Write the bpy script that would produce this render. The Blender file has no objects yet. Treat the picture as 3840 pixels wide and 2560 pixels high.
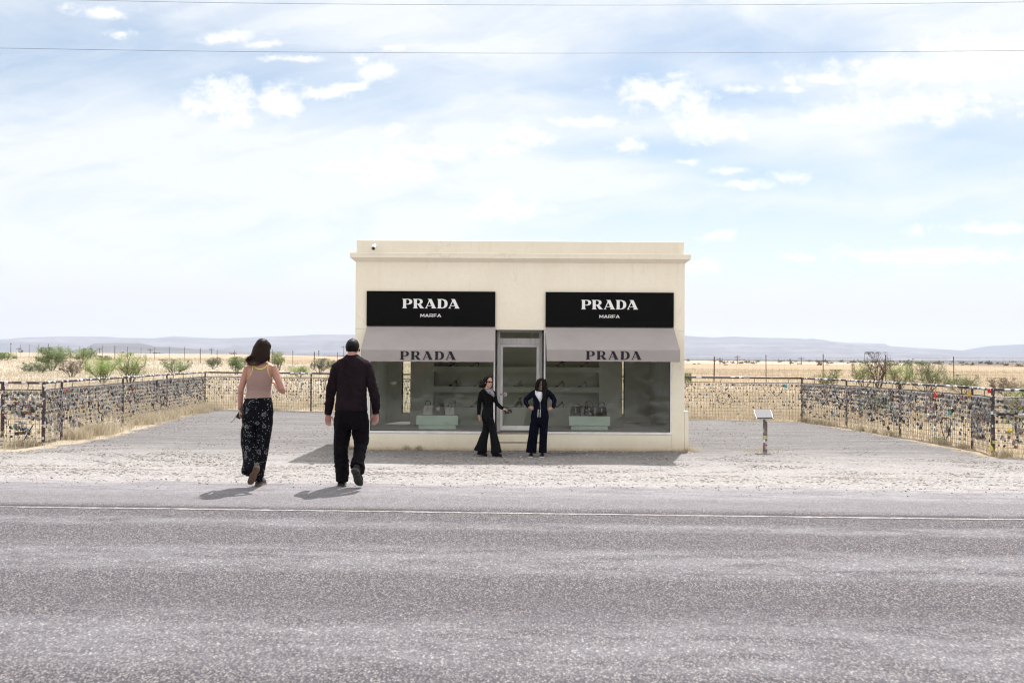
import bpy, bmesh, math, random
import numpy as np
from mathutils import Vector, Matrix, noise as mnoise
from mathutils.bvhtree import BVHTree
R = math.radians
scene = bpy.context.scene
COL = scene.collection
random.seed(7); rng = np.random.default_rng(7)

# ------------------------------------------------------------------ camera
CAMZ = 2.0; F = 3733.33; PITCH = R(0.936); ROLL = R(0.33)
fwd = Vector((0, math.cos(PITCH), math.sin(PITCH)))
upv = Vector((0, -math.sin(PITCH), math.cos(PITCH)))
rgt = Vector((1, 0, 0))
c_, s_ = math.cos(ROLL), math.sin(ROLL)
camR = rgt * c_ + upv * s_
camU = upv * c_ - rgt * s_
cam_d = bpy.data.cameras.new('camera'); cam = bpy.data.objects.new('camera', cam_d); COL.objects.link(cam)
cam.matrix_world = Matrix(((camR.x, camU.x, -fwd.x, 0), (camR.y, camU.y, -fwd.y, 0), (camR.z, camU.z, -fwd.z, CAMZ), (0, 0, 0, 1)))
cam_d.lens = 35; cam_d.sensor_width = 36; cam_d.clip_end = 60000; cam_d.clip_start = 0.1
cam_d.dof.use_dof = True; cam_d.dof.focus_distance = 15.0; cam_d.dof.aperture_fstop = 3.2
scene.camera = cam

# ------------------------------------------------------------------ light
SUN_EL = R(57.3); SUN_DX, SUN_DY = 0.17, 0.63           # towards the sun, per unit of height
sun_dir = Vector((SUN_DX, SUN_DY, 1.0)).normalized()
SUN_EL = math.asin(sun_dir.z)
sl = bpy.data.lights.new('sun', 'SUN'); sl.energy = 4.2; sl.angle = R(0.53); sl.color = (1.0, 0.955, 0.90)
so = bpy.data.objects.new('sun', sl); COL.objects.link(so); so.rotation_euler = sun_dir.to_track_quat('Z', 'Y').to_euler()

scene.view_settings.view_transform = 'Standard'; scene.view_settings.look = 'None'
scene.view_settings.gamma = 1.0; scene.view_settings.exposure = 0.75
EXPO = 2 ** scene.view_settings.exposure
scene.render.engine = 'CYCLES'
cy = scene.cycles
cy.max_bounces = 10; cy.diffuse_bounces = 4; cy.glossy_bounces = 4; cy.transmission_bounces = 8
cy.transparent_max_bounces = 24; cy.volume_bounces = 1
cy.caustics_reflective = False; cy.caustics_refractive = False
cy.sample_clamp_indirect = 6
cy.use_denoising = True; cy.filter_width = 1.15
try: cy.denoiser = 'OPENIMAGEDENOISE'
except Exception: pass

# ------------------------------------------------------------------ node helper
class NT:
    def __init__(s, tree): s.t = tree
    def n(s, typ, ins=None, **props):
        nd = s.t.nodes.new(typ)
        for k, v in props.items(): setattr(nd, k, v)
        for k, v in (ins or {}).items(): s.set(nd.inputs[k], v)
        return nd
    def set(s, sock, v):
        if isinstance(v, bpy.types.NodeSocket): s.t.links.new(v, sock)
        elif isinstance(v, bpy.types.Node): s.t.links.new(v.outputs[0], sock)
        else:
            if isinstance(v, (tuple, list)) and len(v) == 3 and sock.type == 'RGBA': v = (*v, 1)
            sock.default_value = v
    def m(s, op, a, b=0.0, c=0.0, clamp=False):
        nd = s.n('ShaderNodeMath', operation=op, use_clamp=clamp)
        s.set(nd.inputs[0], a); s.set(nd.inputs[1], b); s.set(nd.inputs[2], c); return nd.outputs[0]
    def vm(s, op, a, b=(0, 0, 0), c=(0, 0, 0)):
        nd = s.n('ShaderNodeVectorMath', operation=op)
        s.set(nd.inputs[0], a); s.set(nd.inputs[1], b)
        if op == 'MULTIPLY_ADD': s.set(nd.inputs[2], c)
        return nd.outputs['Value'] if op in ('LENGTH', 'DOT_PRODUCT', 'DISTANCE') else nd.outputs[0]
    def mix(s, f, a, b):
        nd = s.n('ShaderNodeMix', data_type='RGBA'); s.set(nd.inputs[0], f); s.set(nd.inputs[6], a); s.set(nd.inputs[7], b); return nd.outputs[2]
    def ss(s, v, a, b, x=0.0, y=1.0):      # smooth step of v from a..b to x..y
        nd = s.n('ShaderNodeMapRange', interpolation_type='SMOOTHSTEP'); s.set(nd.inputs[0], v)
        for i, q in enumerate((a, b, x, y)): s.set(nd.inputs[i + 1], q)
        return nd.outputs[0]
    def lin(s, v, a, b, x=0.0, y=1.0):
        nd = s.n('ShaderNodeMapRange'); s.set(nd.inputs[0], v)
        for i, q in enumerate((a, b, x, y)): s.set(nd.inputs[i + 1], q)
        return nd.outputs[0]
    def noise(s, vec, scale, detail=4, rough=0.55, dist=0.0):
        return s.n('ShaderNodeTexNoise', {'Vector': vec, 'Scale': scale, 'Detail': detail, 'Roughness': rough, 'Distortion': dist})
    def ramp(s, f, stops, interp='LINEAR'):
        nd = s.n('ShaderNodeValToRGB', {'Fac': f}); cr = nd.color_ramp; cr.interpolation = interp
        while len(cr.elements) < len(stops): cr.elements.new(0.5)
        for e, (p, c) in zip(cr.elements, stops): e.position = p; e.color = (*c, 1)
        return nd.outputs[0]

def ray(px, py):
    return (camR * ((px - 1920) / F) + camU * ((1280 - py) / F) + fwd)
def W(px, py, Y):                                         # the point at world depth Y seen at a photo pixel
    d = ray(px, py); k = Y / d.y
    return Vector((d.x * k, Y, CAMZ + d.z * k))

# ------------------------------------------------------------------ sky
world = bpy.data.worlds.new('World'); scene.world = world; world.use_nodes = True
wt = NT(world.node_tree); world.node_tree.nodes.clear()
sky = wt.n('ShaderNodeTexSky', sky_type='NISHITA', sun_disc=False, sun_elevation=SUN_EL,
           sun_rotation=math.atan2(SUN_DX, SUN_DY), air_density=1.2, dust_density=1.6, ozone_density=1.5, altitude=1400)
SKY_S = 0.064
WHITE = 1.06 / EXPO / SKY_S
tc = wt.n('ShaderNodeTexCoord').outputs['Generated']
sx = wt.n('ShaderNodeSeparateXYZ', {0: tc})
ay = wt.m('MAXIMUM', wt.m('ABSOLUTE', sx.outputs[1]), 0.25)
su_, sv_ = wt.m('DIVIDE', sx.outputs[0], ay), wt.m('DIVIDE', sx.outputs[2], ay)
P = wt.n('ShaderNodeCombineXYZ', {0: su_, 1: sv_}).outputs[0]
def blobs(lst, vec):
    out = None
    for px, py, rx, ry in lst:
        d = ray(px, py); cu, cv = d.x / d.y, d.z / d.y; a, b = F / rx, F / ry
        l = wt.vm('LENGTH', wt.vm('MULTIPLY_ADD', vec, (a, b, 0), (-cu * a, -cv * b, 0)))
        out = l if out is None else wt.m('MINIMUM', out, l)
    return out
warp = wt.noise(wt.vm('MULTIPLY', P, (1, 1.8, 1)), 5, 6, 0.6)
warpv = wt.vm('MULTIPLY_ADD', warp.outputs['Color'], (0.10, 0.05, 0), (-0.05, -0.025, 0))
Pw = wt.vm('ADD', P, warpv)
blue = blobs([(250, 180, 900, 240), (2350, 290, 420, 150), (1000, 290, 480, 130), (1250, 330, 600, 130), (2750, 170, 620, 130), (2500, 560, 500, 50),
              (3640, 590, 420, 140), (3000, 640, 520, 120), (2900, 880, 900, 130), (3700, 900, 500, 120), (2750, 350, 500, 60)], Pw)
blue_m = wt.ss(blue, 1.8, 0.0)
cirr_n = wt.noise(wt.vm('MULTIPLY', Pw, (2.2, 7.5, 1)), 2.0, 7, 0.6, 0.6).outputs[0]
streak = wt.noise(wt.vm('MULTIPLY', wt.n('ShaderNodeMapping', {'Vector': Pw, 'Rotation': (0, 0, R(-14))}).outputs[0], (3, 22, 1)), 2.2, 6, 0.6, 0.4).outputs[0]
cirr = wt.m('ADD', wt.ss(cirr_n, 0.36, 0.62, 0.0, 0.5), wt.ss(streak, 0.35, 0.72, 0.0, 0.30))
cirr = wt.m('ADD', wt.m('MULTIPLY', cirr, wt.lin(blue_m, 0, 1, 0.7, 0.42)), wt.lin(blue_m, 0, 1, 0.72, 0.20), clamp=True)
# puffy clouds standing at their own places in the sky
CUM = [(860, 370, 150, 88), (760, 400, 90, 40), (880, 450, 110, 40), (1045, 370, 100, 68), (1210, 350, 110, 26), (1330, 325, 80, 24), (1400, 270, 75, 50), (1350, 225, 40, 26), (870, 140, 130, 26),
       (1000, 165, 120, 16), (380, 35, 130, 26), (1120, 220, 110, 14), (1475, 172, 60, 16), (440, 120, 50, 20), (1460, 485, 60, 22), (1600, 570, 180, 32),
       (1350, 620, 150, 36), (1975, 510, 100, 46), (2180, 455, 135, 26), (2470, 345, 175, 75), (2600, 400, 130, 70), (2680, 470, 170, 60), (2350, 545, 85, 34), (2800, 330, 90, 20),
       (2990, 325, 40, 12), (3080, 290, 130, 22), (3500, 260, 420, 55), (3450, 400, 330, 60), (3120, 440, 110, 28), (3700, 180, 330, 60), (2570, 610, 60, 20),
       (2720, 640, 90, 18), (2800, 695, 110, 22), (1900, 560, 90, 22), (1900, 780, 130, 60), (2680, 890, 70, 22), (3500, 960, 380, 34), (3700, 860, 260, 24),
       (2640, 1000, 90, 30), (3000, 970, 90, 16), (2960, 665, 80, 26), (1480, 640, 180, 60)]
puff = wt.n('ShaderNodeTexNoise', {'Vector': wt.vm('MULTIPLY', P, (1, 1.3, 1)), 'Scale': 38, 'Detail': 12, 'Roughness': 0.64, 'Distortion': 0.25}).outputs[0]
cd = wt.m('ADD', blobs(CUM, wt.vm('MULTIPLY_ADD', warp.outputs['Color'], (0.035, 0.018, 0), wt.vm('SUBTRACT', P, (0.0175, 0.009, 0)))), wt.m('MULTIPLY', wt.m('SUBTRACT', puff, 0.5), 3.5))
cum_m = wt.ss(cd, 1.25, 0.12)
belly = wt.ss(wt.noise(P, 16, 5, 0.55).outputs[0], 0.46, 0.70, 0.0, 0.34)
skyc = wt.vm('MULTIPLY', sky.outputs[0], (1.03, 1.08, 1.04))
cirr = wt.m('MAXIMUM', cirr, wt.ss(sv_, 0.24, 0.10, 0.0, 0.62))
base = wt.mix(wt.m('MULTIPLY', cirr, 0.93), skyc, (WHITE * 0.90, WHITE * 0.93, WHITE * 0.965))
low = wt.ss(sv_, 0.115, -0.01)
base = wt.mix(wt.m('MULTIPLY', low, 0.92), base, (WHITE * 0.71, WHITE * 0.675, WHITE * 0.70))
cumc = wt.mix(belly, (WHITE * 1.04, WHITE * 1.04, WHITE * 1.05), (WHITE * 0.80, WHITE * 0.82, WHITE * 0.90))
colr = wt.mix(wt.m('MULTIPLY', cum_m, 0.93), base, cumc)
# unseen sky behind and above the camera, brightened to fill the shaded shop front
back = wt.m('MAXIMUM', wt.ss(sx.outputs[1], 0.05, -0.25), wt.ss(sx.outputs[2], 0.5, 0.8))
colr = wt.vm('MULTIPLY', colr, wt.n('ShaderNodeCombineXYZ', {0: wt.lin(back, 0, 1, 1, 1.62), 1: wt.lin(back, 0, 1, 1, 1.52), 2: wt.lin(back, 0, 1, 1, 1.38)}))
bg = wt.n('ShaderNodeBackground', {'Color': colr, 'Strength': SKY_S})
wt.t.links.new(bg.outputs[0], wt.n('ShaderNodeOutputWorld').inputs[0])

# ------------------------------------------------------------------ object helpers
ORG = {}
def props(o, label=None, cat=None, group=None, kind=None):
    for k, v in (('label', label), ('category', cat), ('group', group), ('kind', kind)):
        if v: o[k] = v
    return o
def empty(name, loc, label, cat, group=None):
    o = bpy.data.objects.new(name, None); COL.objects.link(o); o.location = loc; o.empty_display_size = 0.1
    ORG[o.name] = Vector(loc); return props(o, label, cat, group)

class MB:
    def __init__(s): s.v = []; s.f = []; s.mi = []; s.m = 0
    def add(s, verts, faces):
        o = len(s.v); s.v += [tuple(v) for v in verts]; s.f += [tuple(i + o for i in f) for f in faces]; s.mi += [s.m] * len(faces); return s
    def box(s, x0, x1, y0, y1, z0, z1):
        return s.add([(x0, y0, z0), (x1, y0, z0), (x1, y1, z0), (x0, y1, z0), (x0, y0, z1), (x1, y0, z1), (x1, y1, z1), (x0, y1, z1)],
                     [(0, 3, 2, 1), (4, 5, 6, 7), (0, 1, 5, 4), (1, 2, 6, 5), (2, 3, 7, 6), (3, 0, 4, 7)])
    def obox(s, c, ax, ay_, az):                           # box from its centre and three half-axes
        c, ax, ay_, az = map(Vector, (c, ax, ay_, az))
        vs = [c + ax * i + ay_ * j + az * k for k in (-1, 1) for j, i in ((-1, -1), (-1, 1), (1, 1), (1, -1))]
        return s.add(vs, [(0, 3, 2, 1), (4, 5, 6, 7), (0, 1, 5, 4), (1, 2, 6, 5), (2, 3, 7, 6), (3, 0, 4, 7)])
    def tube(s, pts, r, n=8, cap=True, ref=None):
        pts = [Vector(p) for p in pts]; k = len(pts)
        rs = r if isinstance(r, (list, tuple)) else [r] * k
        prev = None; vs = []
        for i, p in enumerate(pts):
            t = (pts[min(i + 1, k - 1)] - pts[max(i - 1, 0)]).normalized()
            if prev is None:
                a = Vector(ref) if ref else (Vector((0, 1, 0)) if abs(t.y) < 0.9 else Vector((1, 0, 0)))
                side = t.cross(a).normalized()
            else: side = (prev - t * prev.dot(t)).normalized()
            prev = side; b = t.cross(side)
            ra, rb = rs[i] if isinstance(rs[i], (list, tuple)) else (rs[i], rs[i])
            for j in range(n):
                q = 2 * math.pi * j / n; vs.append(p + side * (ra * math.cos(q)) + b * (rb * math.sin(q)))
        fs = [(i * n + j, i * n + (j + 1) % n, (i + 1) * n + (j + 1) % n, (i + 1) * n + j) for i in range(k - 1) for j in range(n)]
        if cap: fs += [tuple(range(n))[::-1], tuple(range((k - 1) * n, k * n))]
        return s.add(vs, fs)
    def ell(s, c, ax, ay_, az, nu=16, nv=10):
        c, ax, ay_, az = map(Vector, (c, ax, ay_, az)); vs = [c - az]
        for i in range(1, nv):
            t = math.pi * i / nv - math.pi / 2
            for j in range(nu):
                p = 2 * math.pi * j / nu; vs.append(c + ax * (math.cos(t) * math.cos(p)) + ay_ * (math.cos(t) * math.sin(p)) + az * math.sin(t))
        vs.append(c + az); e = len(vs) - 1; fs = []
        for j in range(nu):
            k = (j + 1) % nu; fs.append((0, 1 + k, 1 + j)); fs.append((e, e - nu + j, e - nu + k))
            for i in range(nv - 2): a = 1 + i * nu; fs.append((a + j, a + k, a + nu + k, a + nu + j))
        return s.add(vs, fs)
    def prism(s, poly, y0, y1):                            # polygon in x,z extruded along y
        n = len(poly); vs = [(x, y0, z) for x, z in poly] + [(x, y1, z) for x, z in poly]
        return s.add(vs, [tuple(range(n)), tuple(range(n, 2 * n))[::-1]] + [(i, n + i, n + (i + 1) % n, (i + 1) % n) for i in range(n)])
    def loft(s, rings, cap=True):
        n = len(rings[0]); vs = [p for r in rings for p in r]; k = len(rings)
        fs = [(i * n + j, i * n + (j + 1) % n, (i + 1) * n + (j + 1) % n, (i + 1) * n + j) for i in range(k - 1) for j in range(n)]
        if cap: fs += [tuple(range(n))[::-1], tuple(range((k - 1) * n, k * n))]
        return s.add(vs, fs)
    def mesh(s, name, mats, org=Vector((0, 0, 0)), smooth=False):
        me = bpy.data.meshes.new(name)
        a = np.array(s.v, dtype=np.float64) - np.array(org)
        me.from_pydata(a.tolist(), [], s.f)
        for m in (mats if isinstance(mats, (list, tuple)) else [mats]): me.materials.append(m)
        me.polygons.foreach_set('material_index', s.mi)
        if smooth: me.polygons.foreach_set('use_smooth', [True] * len(me.polygons))
        me.update(); return me
    def build(s, name, mats, parent=None, smooth=False, org=None, fix=True, bevel=0.0, **pr):
        if parent is not None: org = ORG[parent.name]
        elif org is None: org = Vector((0, 0, 0))
        me = s.mesh(name, mats, org, smooth)
        if fix or bevel:
            bm = bmesh.new(); bm.from_mesh(me)
            bmesh.ops.recalc_face_normals(bm, faces=bm.faces)
            if bevel: bmesh.ops.bevel(bm, geom=[e for e in bm.edges if e.is_manifold and e.calc_face_angle(0) > 0.5], offset=bevel, segments=2, profile=0.6, affect='EDGES')
            bm.to_mesh(me); bm.free()
        return link(name, me, parent, org, **pr)
def link(name, me, parent=None, org=Vector((0, 0, 0)), **pr):
    o = bpy.data.objects.new(name, me); COL.objects.link(o)
    if parent is not None: o.parent = parent
    else: o.location = org
    ORG[o.name] = Vector(org); return props(o, **pr)

def npmesh(name, V, Fq, mats, smooth=False, attr=None, mi=None):
    me = bpy.data.meshes.new(name); V = np.asarray(V, dtype=np.float32); Fq = np.asarray(Fq, dtype=np.int32)
    k = Fq.shape[1]; me.vertices.add(len(V)); me.vertices.foreach_set('co', V.ravel())
    me.loops.add(Fq.size); me.loops.foreach_set('vertex_index', Fq.ravel())
    me.polygons.add(len(Fq)); me.polygons.foreach_set('loop_start', np.arange(0, Fq.size, k, dtype=np.int32))
    for m in (mats if isinstance(mats, (list, tuple)) else [mats]): me.materials.append(m)
    if mi is not None: me.polygons.foreach_set('material_index', np.asarray(mi, dtype=np.int32))
    me.update(calc_edges=True)
    me.polygons.foreach_set('use_smooth', [smooth] * len(Fq))
    for a, (t, d) in (attr or {}).items():
        at = me.attributes.new(a, t, 'POINT'); at.data.foreach_set('value', np.asarray(d, dtype=np.float32).ravel())
    me.validate(); return me

def remesh(mb, voxel, smooth=3, fold=0.0, fscale=(9, 9, 3)):
    me = mb.mesh('tmp', [])
    bm = bmesh.new(); bm.from_mesh(me); bmesh.ops.recalc_face_normals(bm, faces=bm.faces); bm.to_mesh(me); bm.free()
    o = bpy.data.objects.new('tmp', me); COL.objects.link(o)
    md = o.modifiers.new('r', 'REMESH'); md.mode = 'VOXEL'; md.voxel_size = voxel; md.use_smooth_shade = True
    ms = o.modifiers.new('s', 'SMOOTH'); ms.factor = 0.5; ms.iterations = smooth
    dg = bpy.context.evaluated_depsgraph_get(); ev = o.evaluated_get(dg)
    out = bpy.data.meshes.new_from_object(ev, depsgraph=dg)
    bpy.data.objects.remove(o); bpy.data.meshes.remove(me)
    if fold:
        out.update(); off = []
        for v in out.vertices:
            c = v.co; q = Vector((c.x * fscale[0], c.y * fscale[1], c.z * fscale[2]))
            q2 = Vector((c.x * fscale[0] * 2 + c.z * 6, c.y * fscale[1] * 2, c.z * fscale[2] * 3.5 + c.x * 5))
            h = (1 - abs(mnoise.noise(q)) * 2.2) * 0.55 + (1 - abs(mnoise.noise(q2)) * 2.4) * 0.45
            off.append(v.co + v.normal * (h * fold))
        for v, c in zip(out.vertices, off): v.co = c
    out.polygons.foreach_set('use_smooth', [True] * len(out.polygons)); out.update()
    return out
def put_mesh(me, name, mats, parent, **pr):
    me.name = name; org = ORG[parent.name]
    me.transform(Matrix.Translation(-org)); me.materials.clear()
    for m in (mats if isinstance(mats, (list, tuple)) else [mats]): me.materials.append(m)
    return link(name, me, parent, org, **pr)

# ------------------------------------------------------------------ materials
def mat(name, col, rough=0.6, metal=0.0, var=0.0, vscale=8.0, bump=0.0, bscale=60.0, spec=0.5, stretch=(1, 1, 1), dist=0.01, sheen=0.0, alpha=None, col2=None):
    m = bpy.data.materials.new(name); m.use_nodes = True; t = NT(m.node_tree); b = m.node_tree.nodes['Principled BSDF']
    t.set(b.inputs['Roughness'], rough); t.set(b.inputs['Metallic'], metal); t.set(b.inputs['Specular IOR Level'], spec)
    if sheen: t.set(b.inputs['Sheen Weight'], sheen)
    co = t.n('ShaderNodeTexCoord').outputs['Object']
    co = t.vm('MULTIPLY', co, stretch)
    if var or col2:
        nz = t.noise(co, vscale, 5, 0.6).outputs[0]
        c2 = col2 or tuple(min(1, c * (1 + var)) for c in col); c1 = col if col2 else tuple(c * (1 - var) for c in col)
        t.set(b.inputs['Base Color'], t.mix(t.ss(nz, 0.3, 0.7), c1, c2))
    else: t.set(b.inputs['Base Color'], col)
    if bump:
        nb = t.noise(co, bscale, 4, 0.6).outputs[0]
        t.set(b.inputs['Normal'], t.n('ShaderNodeBump', {'Height': nb, 'Strength': bump, 'Distance': dist}).outputs[0])
    return m
def leafmat(name, c1, c2, scale=1.5, trans=0.35, rough=0.6):
    m = bpy.data.materials.new(name); m.use_nodes = True; t = NT(m.node_tree); b = m.node_tree.nodes['Principled BSDF']
    co = t.n('ShaderNodeTexCoord').outputs['Object']
    nz = t.noise(co, scale, 3, 0.7).outputs[0]; wn = t.n('ShaderNodeTexWhiteNoise', {'Vector': t.vm('FLOOR', t.vm('MULTIPLY', co, (14, 14, 14)))}).outputs['Value']
    f = t.m('ADD', t.ss(nz, 0.3, 0.7, 0, 0.7), t.m('MULTIPLY', wn, 0.3)); c = t.mix(f, c1, c2)
    t.set(b.inputs['Base Color'], c); t.set(b.inputs['Roughness'], rough); t.set(b.inputs['Specular IOR Level'], 0.25)
    tr = t.n('ShaderNodeBsdfTranslucent', {'Color': c}); mx = t.n('ShaderNodeMixShader', {0: trans, 1: b.outputs[0], 2: tr.outputs[0]})
    t.t.links.new(mx.outputs[0], m.node_tree.nodes['Material Output'].inputs[0]); return m

def sticker_mat(name, under, scale=(9, 9, 9), amount=0.5):
    """painted steel pasted over with faded stickers"""
    m = bpy.data.materials.new(name); m.use_nodes = True; t = NT(m.node_tree); b = m.node_tree.nodes['Principled BSDF']
    co = t.n('ShaderNodeTexCoord').outputs['Object']
    vo = t.n('ShaderNodeTexVoronoi', {'Vector': t.vm('MULTIPLY', co, scale), 'Scale': 1.0, 'Randomness': 1.0}, distance='CHEBYCHEV')
    s3 = t.n('ShaderNodeSeparateColor', {0: vo.outputs['Color']})
    pal = t.ramp(s3.outputs[0], [(0, (.75, .74, .74)), (.24, (.5, .5, .52)), (.36, (.8, .78, .76)), (.50, (.07, .07, .08)), (.62, (.34, .12, .14)), (.68, (.62, .58, .56)), (.78, (.12, .22, .40)),
                                 (.83, (.55, .50, .24)), (.86, (.72, .70, .70)), (.93, (.55, .22, .30)), (.97, (.12, .38, .34))], 'CONSTANT')
    ink = t.n('ShaderNodeTexNoise', {'Vector': co, 'Scale': 75, 'Detail': 3}).outputs[0]
    pal = t.mix(t.ss(ink, 0.52, 0.6, 0, 0.55), pal, (.10, .09, .11))
    msk = t.m('MULTIPLY', t.m('LESS_THAN', s3.outputs[1], amount), t.m('LESS_THAN', vo.outputs['Distance'], 0.42))
    rust = t.mix(t.ss(t.noise(co, 12, 5, 0.6).outputs[0], 0.45, 0.65), under, tuple(min(1, u * 1.8 + .02) for u in under))
    t.set(b.inputs['Base Color'], t.mix(msk, rust, pal)); t.set(b.inputs['Roughness'], 0.55); return m

M = {}
M['black_steel'] = mat('dark_painted_steel', (.035, .026, .028), .5, 0.3, var=.4, vscale=14, bump=.3, bscale=80)
M['wire'] = mat('fence_wire', (.05, .042, .04), .6, .2)
M['sticker_post'] = sticker_mat('stickered_post', (.035, .02, .022), (9, 9, 13), .5)
M['sticker_rail'] = sticker_mat('stickered_rail', (.035, .025, .028), (9, 9, 9), .78)
M['sticker_bare'] = sticker_mat('bare_post', (.04, .022, .022), (9, 9, 14), .16)
M['sticker_rail_back'] = sticker_mat('back_rail', (.03, .022, .022), (5, 5, 9), .42)
# ================================================================== GROUND
def sst(v, a, b):
    t = np.clip((v - a) / (b - a), 0, 1); return t * t * (3 - 2 * t)
def Hn(x, y):
    """ground height: the highway stands on a low bank, the plain climbs gently to the north-west"""
    x = np.asarray(x, float); y = np.asarray(y, float)
    yk = y + 0.045 * x
    h = 0.43 * (1 - sst(yk, 12.6, 18.3))
    h = np.where(yk < -4, 0.43 * sst(yk, -10, -4), h)
    left = sst(-x, -40, 85)
    r = sst(y, 45, 270) * 2.35 * left * (1 - sst(y, 300, 520))
    h = h + r + 0.05 * np.sin(x * .35 + y * .21) * sst(y, 36, 60) + 0.25 * np.sin(x * .021 + 1) * np.sin(y * .017) * sst(y, 90, 200)
    return h
def H(x, y): return float(Hn(x, y))
def at(px, py, lift=0.0):
    """where the line of sight through a photo pixel meets the ground"""
    d = ray(px, py); lo, hi = 2.0, 2.0
    f = lambda k: CAMZ + d.z * k - (H(d.x * k, d.y * k) + lift)
    while hi < 4000 and f(hi) > 0: lo = hi; hi *= 1.03
    for _ in range(40):
        m = (lo + hi) / 2
        if f(m) > 0: lo = m
        else: hi = m
    return Vector((d.x * hi, d.y * hi, H(d.x * hi, d.y * hi)))

YF = 21.5
# the fence line, from its left end round the yard to its right end
FL = [(-11.9, 20.9), (-10.25, 21.0), (-10.6, 23.3), (-12.0, 38.3), (9.45, 32.2), (10.25, 22.3), (10.1, 20.75), (12.1, 20.4)]
yard = np.array([(-70, 15.5), (-70, 21.3), (-22, 20.7), (-10.3, 20.7), (-9.9, 22.6), (-9.9, 25), (-10.6, 31), (-11.4, 37.7), (0, 34.6), (9.3, 31.9), (9.9, 27), (10.05, 22.4), (9.9, 20.4),
                 (22, 18.6), (70, 16.4), (70, 8.7), (0, 12.0), (-70, 15.2)])
def poly_sd(x, y, poly):
    P_ = np.stack([x, y], -1); d = np.full(x.shape, 1e9); ins = np.zeros(x.shape, bool); n = len(poly)
    for i in range(n):
        a, b = poly[i], poly[(i + 1) % n]; e = b - a; w = P_ - a
        t = np.clip((w @ e) / (e @ e), 0, 1); q = w - t[..., None] * e; d = np.minimum(d, np.hypot(q[..., 0], q[..., 1]))
        c = (a[1] > y) != (b[1] > y)
        with np.errstate(divide='ignore', invalid='ignore'): xi = a[0] + (y - a[1]) / (b[1] - a[1]) * e[0]
        ins ^= c & (x < xi)
    return np.where(ins, d, -d)

def spaced(stops):
    out = []
    for a, b, s in stops: out += list(np.arange(a, b, s))
    return np.array(out + [stops[-1][1]])
gx = spaced([(-12000, -2000, 1000), (-2000, -400, 160), (-400, -100, 15), (-100, -30, 2.5), (-30, -14, .8), (-14, 14, .25), (14, 30, .8), (30, 100, 2.5), (100, 400, 15), (400, 2000, 160), (2000, 12000, 1000)])
gy = spaced([(-400, -60, 40), (-60, 8, 3), (8, 12, .5), (12, 40, .25), (40, 80, 1), (80, 300, 5), (300, 800, 25), (800, 3000, 200), (3000, 12500, 950)])
GX, GY = np.meshgrid(gx, gy); GZ = Hn(GX, GY)
micro = (np.sin(GX * 2.1 + 3 * np.sin(GY * 1.3)) * np.sin(GY * 2.7 + 2 * np.sin(GX * .9)) * .012)
near = sst(GY, 13.0, 15) * (1 - sst(GY, 40, 60)); GZ = GZ + micro * near
GZ -= 0.012 * (1 - sst(GY + .045 * GX, 12.2, 12.7)) * (GY + .045 * GX > -6)
sd = np.clip(poly_sd(GX, GY, yard), -4, 4)
ny, nx = GX.shape; idx = np.arange(nx * ny).reshape(ny, nx)
FQ = np.stack([idx[:-1, :-1], idx[:-1, 1:], idx[1:, 1:], idx[1:, :-1]], -1).reshape(-1, 4)

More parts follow.
